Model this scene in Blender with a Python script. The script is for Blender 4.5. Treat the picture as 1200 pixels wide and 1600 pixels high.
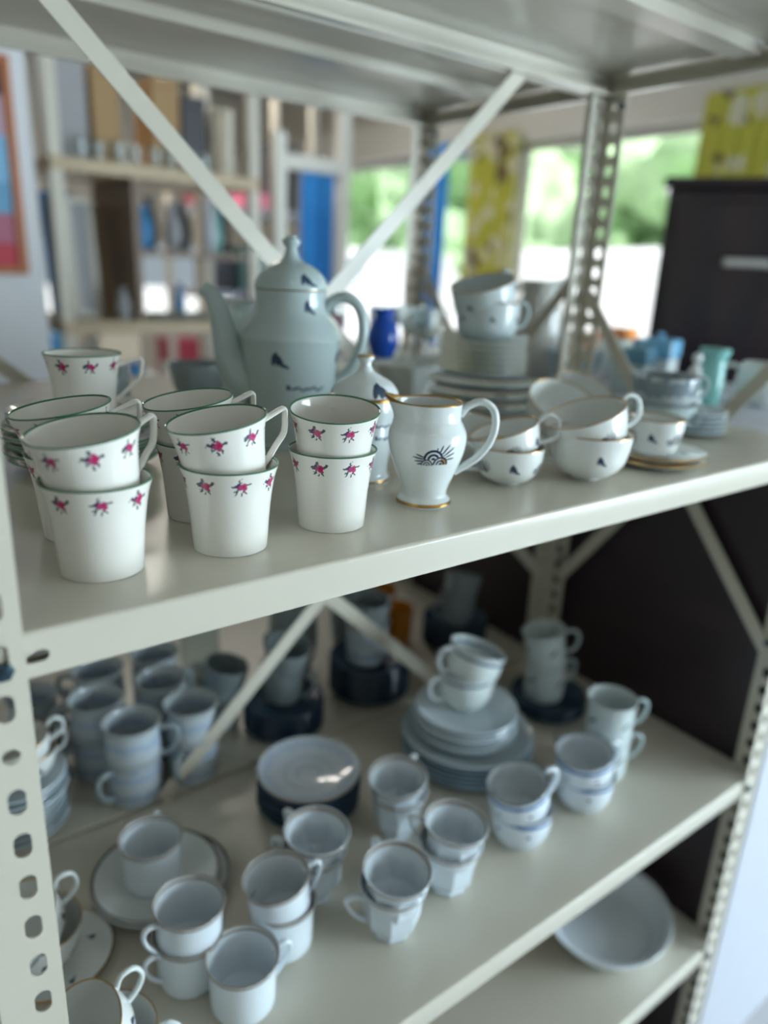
import bpy, bmesh, math, random
from mathutils import Vector, Matrix, noise
C = bpy.context.scene
for o in list(bpy.data.objects): bpy.data.objects.remove(o)
random.seed(5)
PI = math.pi
COL = C.collection

# ------------------------------------------------------------------ camera, world, lights
CAMPOS = Vector((0.0, -0.4242, 0.21))
YAW, PITCH, ROLL = 0.6612, 0.3184, 0.0480
Fw = Vector((math.sin(YAW)*math.cos(PITCH), math.cos(YAW)*math.cos(PITCH), -math.sin(PITCH)))
R0 = Vector((math.cos(YAW), -math.sin(YAW), 0)); U0 = R0.cross(Fw)
Rt = R0*math.cos(ROLL) + U0*math.sin(ROLL); Up = -R0*math.sin(ROLL) + U0*math.cos(ROLL)
cam = bpy.data.cameras.new('camera'); camo = bpy.data.objects.new('camera', cam); COL.objects.link(camo)
m = Matrix((Rt, Up, -Fw)).transposed().to_4x4(); m.translation = CAMPOS
camo.matrix_world = m
cam.sensor_fit = 'AUTO'; cam.sensor_width = 36.0; cam.lens = 1163.85*36/1600
cam.clip_start = 0.02; cam.clip_end = 200
cam.dof.use_dof = True; cam.dof.focus_distance = 0.585; cam.dof.aperture_fstop = 2.1
C.camera = camo
C.view_settings.view_transform = 'Standard'; C.view_settings.look = 'None'
C.view_settings.gamma = 1; C.view_settings.use_curve_mapping = False
C.view_settings.exposure = 0.22
W = bpy.data.worlds.new('world'); C.world = W; W.use_nodes = True
bg = W.node_tree.nodes['Background']; bg.inputs['Color'].default_value = (0.76, 0.90, 1.0, 1); bg.inputs['Strength'].default_value = 0.46
def area(name, loc, target, sx, sy, power, color=(1, 1, 1)):
    l = bpy.data.lights.new(name, 'AREA'); l.shape = 'RECTANGLE'; l.size = sx; l.size_y = sy; l.energy = power; l.color = color
    o = bpy.data.objects.new(name, l); COL.objects.link(o); o.location = loc
    o.rotation_euler = (Vector(target)-Vector(loc)).to_track_quat('-Z', 'Y').to_euler(); return o
area('window_daylight', (3.3, 1.6, 0.3), (0, 1.6, -0.1), 3.5, 1.2, 7, (0.86, 0.94, 1.0))
area('aisle_window_daylight', (3.2, -2.1, -0.15), (0.5, 0.1, -0.35), 1.8, 1.6, 175, (0.72, 0.89, 1.0))
area('ceiling_tube_light', (-0.6, -1.5, 1.52), (-0.6, -1.5, 0), 1.2, 0.10, 7, (1.0, 0.93, 0.80))
area('far_fill_light', (1.5, 3.4, 1.47), (1.5, 3.4, 0), 1.3, 0.12, 24, (1.0, 0.95, 0.86))  # added fill that brightens the far racks and window header
sun = bpy.data.lights.new('sun', 'SUN'); sun.energy = 9.0; sun.angle = 0.02
suno = bpy.data.objects.new('sun', sun); COL.objects.link(suno); suno.rotation_euler = Vector((1, -0.5, -1.6)).to_track_quat('-Z', 'Y').to_euler()

# ------------------------------------------------------------------ node helper
class NT:
    def __init__(s, name):
        s.mat = bpy.data.materials.new(name); s.mat.use_nodes = True
        s.t = s.mat.node_tree; s.b = s.t.nodes['Principled BSDF']; s._tc = None
    def n(s, typ): return s.t.nodes.new(typ)
    def put(s, inp, v):
        if isinstance(v, bpy.types.NodeSocket): s.t.links.new(v, inp)
        elif v is not None: inp.default_value = v
    def m(s, op, a, b=None, c=None):
        k = s.n('ShaderNodeMath'); k.operation = op
        for i, v in enumerate((a, b, c)):
            if v is not None: s.put(k.inputs[i], v)
        return k.outputs[0]
    def mix(s, f, a, b):
        k = s.n('ShaderNodeMix'); k.data_type = 'RGBA'
        s.put(k.inputs['Factor'], f)
        s.put(k.inputs['A'], a if isinstance(a, bpy.types.NodeSocket) else (*a, 1)); s.put(k.inputs['B'], b if isinstance(b, bpy.types.NodeSocket) else (*b, 1))
        return k.outputs['Result']
    def co(s):
        if not s._tc: s._tc = s.n('ShaderNodeTexCoord').outputs['Object']
        return s._tc
    def xyz(s):
        k = s.n('ShaderNodeSeparateXYZ'); s.put(k.inputs[0], s.co()); return k.outputs
    def noise(s, scale, detail=2, rough=.5):
        k = s.n('ShaderNodeTexNoise'); s.put(k.inputs['Vector'], s.co()); k.inputs['Scale'].default_value = scale
        k.inputs['Detail'].default_value = detail; k.inputs['Roughness'].default_value = rough; return k.outputs['Fac']
    def ell(s, x, y, cx, cy, rx, ry, th=0.0):
        c, q = math.cos(th), math.sin(th)
        dx = s.m('SUBTRACT', x, cx); dy = s.m('SUBTRACT', y, cy)
        u = s.m('ADD', s.m('MULTIPLY', dx, c/rx), s.m('MULTIPLY', dy, q/rx))
        v = s.m('ADD', s.m('MULTIPLY', dx, -q/ry), s.m('MULTIPLY', dy, c/ry))
        return s.m('LESS_THAN', s.m('ADD', s.m('MULTIPLY', u, u), s.m('MULTIPLY', v, v)), 1.0)
    def band(s, v, a, b):
        return s.m('MULTIPLY', s.m('GREATER_THAN', v, a), s.m('LESS_THAN', v, b))
    def bump(s, h, strength=.2, dist=.001):
        k = s.n('ShaderNodeBump'); k.inputs['Strength'].default_value = strength; k.inputs['Distance'].default_value = dist
        s.put(k.inputs['Height'], h); s.put(s.b.inputs['Normal'], k.outputs[0])
    def orr(s, *a):
        r = a[0]
        for k in a[1:]: r = s.m('MAXIMUM', r, k)
        return r

def plain(name, col, rough=.5, metal=0, spec=.5, var=.04, scale=30, trans=0, emit=None, es=0):
    k = NT(name); nz = k.noise(scale)
    c = k.mix(nz, tuple(max(0, x*(1-var)) for x in col), tuple(min(1, x*(1+var)) for x in col))
    k.put(k.b.inputs['Base Color'], c); k.b.inputs['Roughness'].default_value = rough
    k.b.inputs['Metallic'].default_value = metal; k.b.inputs['Specular IOR Level'].default_value = spec
    if trans: k.b.inputs['Transmission Weight'].default_value = trans
    if emit: k.b.inputs['Emission Color'].default_value = (*emit, 1); k.b.inputs['Emission Strength'].default_value = es
    return k.mat

NAVY = (.012, .022, .055); GOLD = (.42, .24, .07)
def porcelain(name, base=(.80, .81, .78), rough=.10, rows=(), rims=(), mode='wall', R=.038, wob=.0006, bands=(), outer=None):
    """rows: (motif, v, N, offset); rims: (v0, v1, colour); mode wall: v = height; plate: v = radius"""
    k = NT(name); x, y, z = k.xyz()
    ang = k.m('ARCTAN2', y, x); rad = k.m('SQRT', k.m('ADD', k.m('MULTIPLY', x, x), k.m('MULTIPLY', y, y)))
    v = z if mode == 'wall' else rad
    nz = k.noise(500, 2); nz2 = k.noise(260, 1)
    col = k.mix(k.noise(12), tuple(b*.985 for b in base), base)
    gate = 1.0
    if outer is not None:      # patterns only on the outside wall: the surface normal points away from the axis
        g = k.n('ShaderNodeNewGeometry'); vt = k.n('ShaderNodeVectorTransform'); vt.vector_type = 'NORMAL'; vt.convert_from = 'WORLD'; vt.convert_to = 'OBJECT'
        k.put(vt.inputs[0], g.outputs['Normal']); sp = k.n('ShaderNodeSeparateXYZ'); k.put(sp.inputs[0], vt.outputs[0])
        gate = k.m('GREATER_THAN', k.m('ADD', k.m('MULTIPLY', sp.outputs[0], x), k.m('MULTIPLY', sp.outputs[1], y)), 0.0)
    for (mot, v0, N, off, *sc_) in rows:
        fr = k.m('SUBTRACT', k.m('FRACT', k.m('ADD', k.m('MULTIPLY', ang, N/(2*PI)), off+10)), .5)
        rr = R if mode == 'wall' else v0
        du = k.m('MULTIPLY', fr, 2*PI*rr/N); dv = k.m('SUBTRACT', v, v0)
        if sc_: du = k.m('DIVIDE', du, sc_[0]); dv = k.m('DIVIDE', dv, sc_[0])
        if mot == 'rose':
            wu = k.m('ADD', du, k.m('MULTIPLY', k.m('SUBTRACT', nz, .5), .0042)); wv = k.m('ADD', dv, k.m('MULTIPLY', k.m('SUBTRACT', nz2, .5), .0042))
            leaf = k.orr(k.ell(wu, wv, -.0034, .0006, .0024, .0009, .2), k.ell(wu, wv, .0036, .0010, .0024, .0008, .5),
                         k.ell(wu, wv, -.0012, .0036, .0018, .0008, 1.7), k.ell(wu, wv, .0022, -.0030, .0017, .0007, -.9), k.ell(wu, wv, -.0026, -.0022, .0018, .0008, .8), k.ell(wu, wv, .0002, -.0042, .0012, .0006, 1.5))
            pet = k.ell(wu, wv, .0006, 0, .0025, .0024); core = k.ell(wu, wv, .0010, .0002, .0013, .0012)
            pur = k.ell(wu, wv, -.0016, .0008, .0018, .0018)
            col = k.mix(k.m('MULTIPLY', leaf, gate), col, (.07, .10, .11))
            col = k.mix(k.m('MULTIPLY', pur, gate), col, (.09, .035, .12))
            col = k.mix(k.m('MULTIPLY', pet, gate), col, (.45, .06, .17))
            col = k.mix(k.m('MULTIPLY', core, gate), col, (.50, .01, .10))
        elif mot == 'sprig':
            s_ = k.orr(k.ell(du, dv, 0, .0004, .0012, .0038, .12), k.ell(du, dv, .0019, -.0008, .0013, .0034, .38), k.ell(du, dv, -.0019, .0, .0011, .0034, -.12), k.ell(du, dv, .0044, -.0032, .0024, .0009, -.45))
            col = k.mix(k.m('MULTIPLY', s_, gate), col, (.03, .055, .10))
        elif mot == 'branch':
            s_ = k.orr(*[k.ell(du, dv, -.012+.004*i, .0010*math.sin(i*2.1), .0030, .0008, .5*math.sin(i*3.3)) for i in range(7)], k.ell(du, dv, -.016, .001, .0016, .0022))
            col = k.mix(k.m('MULTIPLY', s_, gate), col, (.03, .06, .10))
        elif mot == 'leafs':
            s_ = k.orr(k.ell(du, dv, 0, 0, .0055, .0016, .6), k.ell(du, dv, -.003, -.003, .0030, .0012, .2))
            col = k.mix(k.m('MULTIPLY', s_, gate), col, (.04, .10, .11))
        elif mot == 'fan':
            def rings(cx, cy, r):
                ddx = k.m('SUBTRACT', du, cx); ddy = k.m('SUBTRACT', dv, cy)
                l = k.m('SQRT', k.m('ADD', k.m('MULTIPLY', ddx, ddx), k.m('MULTIPLY', ddy, ddy)))
                st = k.m('GREATER_THAN', k.m('SINE', k.m('MULTIPLY', l, 2*PI/(r/2.6))), -.35)
                inside = k.m('MULTIPLY', k.m('LESS_THAN', l, r), k.m('GREATER_THAN', ddy, -.0003))
                return inside, k.m('MULTIPLY', inside, st)
            spikes = []
            for a_, r0, ln in ((6, .0110, .0034), (22, .0112, .0040), (37, .0112, .0050), (52, .0104, .0052), (68, .0090, .0040), (84, .0078, .0026), (160, .0104, .0034), (171, .0110, .0046), (183, .0106, .0036), (195, .0104, .0026)):
                t = math.radians(a_); spikes.append(k.ell(du, dv, math.cos(t)*r0, math.sin(t)*r0*.85-.002, ln, .00058, t))
            sp_ = k.orr(*spikes)
            i1, r1 = rings(-.0012, -.0012, .0070); i2, r2 = rings(.0040, -.0046, .0056); i3, r3 = rings(-.0056, -.0052, .0042)
            col = k.mix(k.m('MULTIPLY', sp_, gate), col, NAVY)
            for ii, rr_ in ((i1, r1), (i3, r3), (i2, r2)):
                col = k.mix(k.m('MULTIPLY', ii, gate), col, base); col = k.mix(k.m('MULTIPLY', rr_, gate), col, NAVY)
            gd = k.m('MULTIPLY', k.m('SUBTRACT', 1.0, r2), k.m('MULTIPLY', i2, k.m('GREATER_THAN', du, .0040)))
            col = k.mix(k.m('MULTIPLY', gd, gate), col, GOLD)
        elif mot == 'dot':
            col = k.mix(k.m('MULTIPLY', k.ell(du, dv, 0, 0, .0022, .0018), gate), col, (.02, .05, .13))
    for (a, b, c, soft) in bands:
        vv = k.m('ADD', v, k.m('MULTIPLY', k.m('SUBTRACT', k.noise(90, 3), .5), soft))
        col = k.mix(k.m('MULTIPLY', k.band(vv, a, b), gate), col, c)
    met = None
    for (a, b, c) in rims:
        mk = k.band(v, a, b); col = k.mix(mk, col, c)
        if c == GOLD: met = mk if met is None else k.m('MAXIMUM', met, mk)
    if met is not None:
        k.put(k.b.inputs['Metallic'], k.m('MULTIPLY', met, .85)); k.put(k.b.inputs['Roughness'], k.m('ADD', k.m('MULTIPLY', met, .2), rough))
    else: k.b.inputs['Roughness'].default_value = rough
    k.put(k.b.inputs['Base Color'], col); k.b.inputs['Specular IOR Level'].default_value = .5
    return k.mat

# ------------------------------------------------------------------ mesh helpers
def cat(pts, n=6):
    P = [Vector(p) for p in pts]; out = []
    for i in range(len(P)-1):
        p0 = P[i-1] if i else P[0]*2-P[1]; p1, p2 = P[i], P[i+1]; p3 = P[i+2] if i+2 < len(P) else p2*2-p1
        for j in range(n):
            t = j/n
            out.append(.5*((2*p1)+(-p0+p2)*t+(2*p0-5*p1+4*p2-p3)*t*t+(-p0+3*p1-3*p2+p3)*t**3))
    out.append(P[-1]); return out
def mk(name, bm, mats, smooth=True, angle=40):
    me = bpy.data.meshes.new(name)
    bmesh.ops.recalc_face_normals(bm, faces=bm.faces); bm.to_mesh(me); bm.free()
    for mm in (mats if isinstance(mats, (list, tuple)) else [mats]): me.materials.append(mm)
    if smooth:
        me.polygons.foreach_set('use_smooth', [True]*len(me.polygons)); me.set_sharp_from_angle(angle=math.radians(angle))
    return me
def lathe(bm, prof, seg=64, cx=0, cy=0, z0=0, rf=None, scale=(1, 1)):
    rings = []
    for (r, z) in prof:
        if r < 1e-6: rings.append([bm.verts.new((cx, cy, z0+z))])
        else:
            ring = []
            for i in range(seg):
                a = 2*PI*i/seg; q = r*(rf(a, z) if rf else 1)
                ring.append(bm.verts.new((cx+q*math.cos(a)*scale[0], cy+q*math.sin(a)*scale[1], z0+z)))
            rings.append(ring)
    for a, b in zip(rings, rings[1:]):
        if len(a) == 1 and len(b) == 1: continue
        for i in range(seg):
            j = (i+1) % seg
            if len(a) == 1: bm.faces.new((a[0], b[j], b[i]))
            elif len(b) == 1: bm.faces.new((a[i], a[j], b[0]))
            else: bm.faces.new((a[i], a[j], b[j], b[i]))
def tube(bm, pts, rad, seg=12, side=Vector((0, 1, 0)), flat=1.0, cap=True):
    """rad: number or list; flat: width along 'side' over thickness"""
    P = [Vector(p) for p in pts]; n = len(P); rings = []
    if not isinstance(rad, (list, tuple)): rad = [rad]*n
    for i, p in enumerate(P):
        t = (P[min(i+1, n-1)]-P[max(i-1, 0)]).normalized()
        s_ = (side - t*side.dot(t)).normalized(); u = t.cross(s_)
        rings.append([bm.verts.new(p + s_*(rad[i]*flat*math.cos(2*PI*k/seg)) + u*(rad[i]*math.sin(2*PI*k/seg))) for k in range(seg)])
    for a, b in zip(rings, rings[1:]):
        for k in range(seg): bm.faces.new((a[k], a[(k+1) % seg], b[(k+1) % seg], b[k]))
    if cap: bm.faces.new(rings[0][::-1]); bm.faces.new(rings[-1])
def box(bm, x0, x1, y0, y1, z0, z1, bev=0):
    vs = [bm.verts.new((x, y, z)) for x in (x0, x1) for y in (y0, y1) for z in (z0, z1)]
    fs = [bm.faces.new([vs[i] for i in f]) for f in ((0, 1, 3, 2), (4, 6, 7, 5), (0, 4, 5, 1), (2, 3, 7, 6), (0, 2, 6, 4), (1, 5, 7, 3))]
    if bev:
        es = list({e for f in fs for e in f.edges}); bmesh.ops.bevel(bm, geom=es, offset=bev, segments=2, affect='EDGES', profile=.5)
def boxmesh(name, m_, *a, bev=0):
    bm = bmesh.new(); box(bm, *a, bev=bev); return mk(name, bm, m_, smooth=False)
def cupprof(outer, t, foot=.0, n=5, sharp=False):
    """outer: (r,z) from the foot to the rim -> closed vessel profile"""
    o = outer if sharp else [(p.x, p.y) for p in cat([(r, z) for r, z in outer], n)]
    pts = [(0, foot+.0008), (o[0][0]*.82, foot+.0008), (o[0][0]*.90, .0), (o[0][0], 0.0004)] + list(o)
    rim = o[-1]; pts += [(rim[0]-t*.25, rim[1]+t*.35), (rim[0]-t*.8, rim[1]+t*.2)]
    inn = [(max(r-t, .001), z) for r, z in reversed(o) if z > foot+t*1.6]
    pts += inn; last = inn[-1]
    pts += [(last[0]*.90, foot+t*1.15), (last[0]*.6, foot+t), (0, foot+t)]
    return pts
def obj(name, me, parent=None, loc=None, label=None):
    o = bpy.data.objects.new(name, me); COL.objects.link(o)
    if parent: o.parent = parent
    if loc: o.location = loc
    if label: o['label'] = label
    return o
def tag(o, label, cat_, group=None, kind=None):
    o['label'] = label; o['category'] = cat_
    if group: o['group'] = group
    if kind: o['kind'] = kind
    return o
def thing(name, label, cat_, loc=(0, 0, 0), rz=0, group=None):
    o = bpy.data.objects.new(name, None); COL.objects.link(o); o.empty_display_size = .02
    o.location = loc; o.rotation_euler = (0, 0, rz); return tag(o, label, cat_, group)
def struct(name, me, label=None):
    o = obj(name, me); o['kind'] = 'structure'
    if label: o['label'] = label
    return o

# ------------------------------------------------------------------ materials
def rack_paint():
    k = NT('cream_rack_paint')
    c = k.mix(k.noise(8, 3), (.585, .550, .455), (.615, .58, .485))
    k.put(k.b.inputs['Base Color'], c); k.b.inputs['Roughness'].default_value = .27
    return k.mat
M_RACK = rack_paint()
M_BOLT = plain('dark_steel', (.05, .09, .12), .3, .8)
M_WHITEPAINT = plain('white_panel_paint', (.52, .54, .60), .5)
M_CABWHITE = plain('white_cabinet_paint', (.85, .87, .90), .5)
M_WALL = plain('wall_paint', (.72, .68, .60), .7)
M_CEIL = plain('ceiling_paint', (.48, .46, .42), .8)
M_FLOOR = plain('floor_vinyl', (.50, .49, .50), .45, scale=4, var=.08)
M_FRAMEW = plain('window_frame_paint', (.82, .80, .74), .4)
M_PINE = plain('pine_board', (.55, .43, .28), .5, scale=8, var=.15)
def wood(name, a, b, rough=.25, scale=9):
    k = NT(name); w = k.n('ShaderNodeTexWave'); w.inputs['Scale'].default_value = scale; w.inputs['Distortion'].default_value = 5; w.inputs['Detail'].default_value = 3
    mp = k.n('ShaderNodeMapping'); mp.inputs['Scale'].default_value = (1, .25, 1); k.put(mp.inputs[0], k.co()); k.put(w.inputs['Vector'], mp.outputs[0])
    k.put(k.b.inputs['Base Color'], k.mix(w.outputs['Fac'], a, b)); k.b.inputs['Roughness'].default_value = rough; return k.mat
M_DARKWOOD = wood('dark_brown_wood', (.030, .018, .021), (.046, .026, .028), .42)
M_DARKGLOSS = wood('dark_polished_wood', (.010, .007, .012), (.018, .010, .012), .22, 2)
M_STEEL = plain('brushed_steel', (.6, .6, .6), .3, .9)
GRN = (.045, .17, .09)
M_FLORAL = porcelain('bone_china_rose_sprigs', (.82, .80, .735), .09, rows=(('rose', .0555, 8, .12, 1.35),), rims=((.0652, .0680, GRN),), R=.0355, outer=True)
M_FLHANDLE = porcelain('bone_china', (.82, .80, .735), .10)
M_FLSAUCER = porcelain('bone_china_saucer', (.80, .79, .73), .09, rows=(('rose', .058, 9, .3, 1.4),), rims=((.0715, .08, GRN),), mode='plate')
TEAL = (.66, .72, .70)
M_TEAPOT = porcelain('celadon_white_teapot', (.44, .53, .53), .10, rows=(('sprig', .163, 3, .958, 1.9), ('sprig', .106, 4, .589, 2.1), ('branch', .074, 2, .833, 1.5)), R=.055)
M_TLID = porcelain('teapot_lid_glaze', (.44, .53, .53), .10, rows=(('sprig', .030, 4, .93),), rims=((.0015, .0045, GOLD),), mode='plate', R=.03)
M_TLID2 = porcelain('teapot_lid_glaze_gold', (.44, .53, .53), .10, rows=(('sprig', .0125, 3, .975, 1.6),), rims=((-.002, .0018, GOLD),), R=.03)
M_TPLAIN = porcelain('celadon_white', (.44, .53, .53), .10)
M_BPLAIN = porcelain('blue_white_china', (.74, .79, .78), .09)
M_CREAM = porcelain('creamer_glaze', (.74, .79, .78), .08, rows=(('fan', .0515, 3, .158, 1.35),), rims=((.0955, .12, GOLD), (.0020, .0050, GOLD)), R=.035, outer=True)
M_SUGAR = porcelain('sugar_bowl_glaze', (.72, .78, .78), .08, rows=(('branch', .060, 3, .633, 1.0), ('branch', .048, 3, .600, 1.1)), rims=((.0835, .1, GOLD), (.0018, .0045, GOLD)), R=.035)
M_SLID = porcelain('sugar_lid_glaze', (.72, .78, .78), .08, rows=(('sprig', .0085, 3, .808, 1.9),), rims=((-.002, .0016, GOLD), (.0385, .0405, GOLD)), R=.022)
def tcup_mat(name, H, R, off, f=True):
    return porcelain(name, (.78, .80, .77), .08, rows=((('fan', H*.50, 3, off, H/.042),) if f else ()) + (('sprig', H*.55, 3 if f else 4, off+.5, 1.3),), rims=((H-.0006, H+.004, GOLD),), R=R, outer=True)
M_GSAUCER = porcelain('gold_line_saucer', (.76, .80, .78), .09, rows=(('sprig', .040, 4, .2),), rims=((.0585, .0600, GOLD),), mode='plate')
M_ESP = porcelain('espresso_glaze', (.76, .83, .88), .09, rims=((.0600, .0625, (.22, .17, .12)), (.0640, .0664, (.33, .29, .24))))
M_ESPIN = porcelain('white_glaze', (.76, .83, .88), .09)
M_OCT = porcelain('faceted_cup_glaze', (.72, .80, .86), .09, rims=((.0655, .0700, (.26, .19, .12)),))
M_BAND = porcelain('blue_band_glaze', (.72, .79, .84), .10, rows=(('dot', .036, 6, .2, 1.3),), bands=((.048, .0545, (.06, .17, .40), .003),), rims=((.0585, .063, (.20, .23, .25)),), R=.041, outer=True)
M_BAND2 = porcelain('blue_rim_glaze', (.72, .79, .78), .10, bands=((.050, .0545, (.03, .09, .20), .001),), R=.041)
M_MUGS = porcelain('sprig_mug_glaze', (.62, .70, .70), .10, rows=(('leafs', .042, 4, .3, 1.6),), R=.037, outer=True)
M_STONE = porcelain('blue_wash_stoneware', (.55, .62, .66), .18, bands=((.045, .056, (.42, .52, .66), .016), (.012, .026, (.38, .46, .58), .018)), rims=((.0735, .0780, (.42, .46, .46)),), R=.04)
M_PLW = porcelain('plate_glaze', (.56, .66, .71), .10)
M_PLB = porcelain('shaded_plate_glaze', (.26, .37, .44), .10)  # pile shade put into the glaze of the lower wide plates
M_PLG = porcelain('shaded_grey_green_glaze', (.34, .43, .44), .10)  # colour darkened for the shade on the tall pile
M_PLGR = porcelain('plate_glaze_blue_rim', (.66, .74, .76), .10, rims=((.072, .0745, (.03, .06, .12)),), mode='plate')
M_PLD = porcelain('shade_dark_plate', (.035, .065, .105), .14)  # stack shade under the ringed plate put into this dark colour
M_PLSTONE = porcelain('wash_plate', (.56, .62, .68), .10, bands=((.056, .066, (.46, .54, .66), .022), (.016, .019, (.40, .45, .50), .002), (.034, .037, (.42, .47, .52), .002)), rims=((.0735, .0780, (.40, .36, .30)),), mode='plate')
M_ESAUC = porcelain('brown_line_saucer', (.68, .71, .70), .10, rims=((.0735, .0765, (.10, .075, .06)), (.0775, .085, (.35, .33, .3))), mode='plate')
M_DGREY = porcelain('grey_stoneware', (.28, .33, .34), .15)
M_GLASS = plain('clear_glass', (.85, .92, .92), .03, trans=.9)
M_AMBER = plain('amber_glass', (.75, .33, .04), .05, trans=.5)
M_BLUEG = plain('cobalt_glass', (.02, .14, .75), .05, trans=.3)

# ------------------------------------------------------------------ vessel kinds (each: list of (part, mesh, label, [sub parts]))
def handle(pts, r, flat=1.3, n=6, smooth=True, mat=None, seg=12, taper=None):
    bm = bmesh.new(); P = [Vector((x, 0, z)) for x, z in pts]
    Q = cat(P, n) if smooth else P
    rr = [r*(taper(i/(len(Q)-1)) if taper else 1) for i in range(len(Q))]
    tube(bm, Q, rr, seg=seg, flat=flat); return mk('handle', bm, mat)
def lathemesh(name, prof, mat, seg=64, rf=None, scale=(1, 1), angle=50):
    bm = bmesh.new(); lathe(bm, prof, seg, rf=rf, scale=scale); return mk(name, bm, mat, angle=angle)
KIND = {}
def angular(r_rim, z_top, r_low, z_low, out, rise):
    P = [(r_rim-.002, z_top), (r_rim+.006, z_top+.0025), (out-.003, z_top+rise), (out-.0005, z_top+rise-.0006), (out, z_top+rise-.0035), (out-.003, z_top-.012), (out-.011, z_low+.014), (r_low+.004, z_low+.003), (r_low-.001, z_low)]
    return P
flo = [(.0280, .0006), (.0288, .011), (.0299, .026), (.0315, .041), (.0338, .055), (.0370, .0658)]
KIND['floral_cup'] = [('body', lathemesh('floral_body', cupprof(flo, .0015, .002), M_FLORAL, 96), None),
                      ('handle', handle(angular(.0345, .054, .0300, .020, .056, .006), .0021, 1.7, 3, True, M_FLHANDLE), None)]
def saucerprof(R, h, t=.0022, foot=.45):
    o = [(p.x, p.y) for p in cat([(R*.62, h*.18), (R*.82, h*.50), (R*.95, h*.84), (R, h)], 5)]
    pts = [(0, .0012), (R*foot*.92, .0012), (R*foot*.96, 0), (R*foot*1.04, 0)] + o + [(R-t*.3, h+t*.5)]
    pts += [(r-.0006, z+t) for r, z in reversed(o[:-1])] + [(R*.42, h*.12+t), (R*.38, h*.06+t), (0, h*.06+t)]
    return pts
KIND['floral_saucer'] = lathemesh('floral_saucer', saucerprof(.0725, .0150), M_FLSAUCER, 72)
# teapot, radius in metres from its axis; the handle points along +X, the spout along -X
tp = [(.046, .0), (.047, .004), (.0445, .010), (.0490, .040), (.0545, .090), (.0572, .118), (.0590, .1255), (.0585, .1285), (.0545, .137), (.0475, .147), (.0420, .157), (.0405, .168), (.0412, .1785)]
def spout():
    bm = bmesh.new(); P = cat([(-.040, 0, .070), (-.056, 0, .078), (-.068, 0, .098), (-.0755, 0, .125), (-.083, 0, .152), (-.0915, 0, .170), (-.1015, 0, .1775)], 6)
    n = len(P); rr = []
    for i in range(n):
        t = i/(n-1); rr.append(.0245*(1-t)**1.35 + .0068 + (.0015 if t > .93 else 0))
    tube(bm, P, rr, seg=24, flat=.95, cap=False)
    P2 = P[::-1]; tube(bm, P2[:14], [max(.002, r-.0018) for r in rr[::-1][:14]], seg=24, flat=.95, cap=False)
    bm.verts.ensure_lookup_table()
    a = [v for v in bm.verts[(n-1)*24:n*24]]; b = [v for v in bm.verts[n*24:n*24+24]]
    for k in range(24):
        try: bm.faces.new((a[k], a[(k+1) % 24], b[(k+1) % 24], b[k]))
        except ValueError: pass
    return mk('spout', bm, M_TPLAIN)
tlid = [(0, .0002), (.030, .0002), (.0395, .0002), (.0415, .0015), (.0415, .004), (.0395, .0115), (.034, .0195), (.025, .0265), (.0145, .0315), (.0095, .036), (.0070, .0415), (.0062, .046)]
tlp = tlid[:5] + [(p.x, p.y) for p in cat(tlid[4:], 5)] + [(.0095, .0500), (.0106, .0525), (.0098, .0550), (.0060, .0566), (.0062, .0580), (0, .0588)]
KIND['teapot'] = [('body', lathemesh('teapot_body', cupprof(tp, .0025, .003, 6), M_TEAPOT, 96), None), ('spout', spout(), None),
                  ('handle', handle([(.039, .158), (.050, .171), (.066, .1735), (.079, .163), (.0845, .143), (.082, .118), (.073, .096), (.062, .083), (.053, .079)], .0062, 1.25, 6, True, M_TPLAIN, 16), None),
                  ('lid', lathemesh('teapot_lid', tlp, M_TLID2, 72), None)]
def creamer():
    o = [(.0258, .0004), (.0262, .003), (.0240, .0065), (.0212, .010), (.0222, .017), (.0280, .032), (.0335, .047), (.0360, .060), (.0355, .069), (.0325, .0755), (.0300, .081), (.0297, .088), (.0306, .0965)]
    bm = bmesh.new(); lathe(bm, cupprof(o, .0022, .004, 6), 96)
    for v in bm.verts:
        if v.co.z > .072:
            a = math.atan2(v.co.y, -v.co.x); k = min(1, (v.co.z-.072)/.026)**1.6; w = max(0, math.cos(a))**7
            v.co.x -= .0115*w*k; v.co.z += .0052*w*k - .0022*k*(1-w)*max(0, 1-abs(a)/1.5)
    return mk('creamer_body', bm, M_CREAM)
KIND['creamer'] = [('body', creamer(), None), ('handle', handle([(.0285, .0845), (.036, .0935), (.048, .0975), (.0585, .091), (.0615, .077), (.0575, .060), (.047, .0455), (.0365, .0375), (.0265, .0310)], .0035, 1.3, 6, True, M_BPLAIN, 14), None)]
sg = [(.0285, .0004), (.0288, .004), (.0262, .010), (.0268, .022), (.0292, .036), (.0300, .050), (.0298, .060), (.0315, .068), (.0330, .075), (.0322, .0815), (.0312, .0860)]
slid = [(0, .0002), (.0300, .0002), (.0335, .0002), (.0345, .0012), (.0338, .0030)]
slp = slid + [(p.x, p.y) for p in cat([(.0330, .006), (.0270, .0135), (.0170, .0195), (.0090, .0240), (.0058, .0290), (.0056, .0335)], 5)] + [(.0082, .0362), (.0086, .0380), (.0080, .0398), (0, .0405)]
KIND['sugar'] = [('body', lathemesh('sugar_body', cupprof(sg, .0024, .003, 6), M_SUGAR, 80), None), ('lid', lathemesh('sugar_lid', slp, M_SLID, 72), None)]
def ear(r1, z1, r2, z2_, out, up=.002, r=.0026, mat=None, flat=1.3):
    zm = (z1+z2_)/2
    return handle([(r1-.0015, z1), (r1+(out-r1)*.45, z1+up+.003), (out-.002, z1-.001+up*.5), (out, zm+.004), (out-.004, zm-.007), (r2+(out-r2)*.45, z2_+.0005), (r2-.0015, z2_)], r, flat, 6, True, mat, 12)
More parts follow.
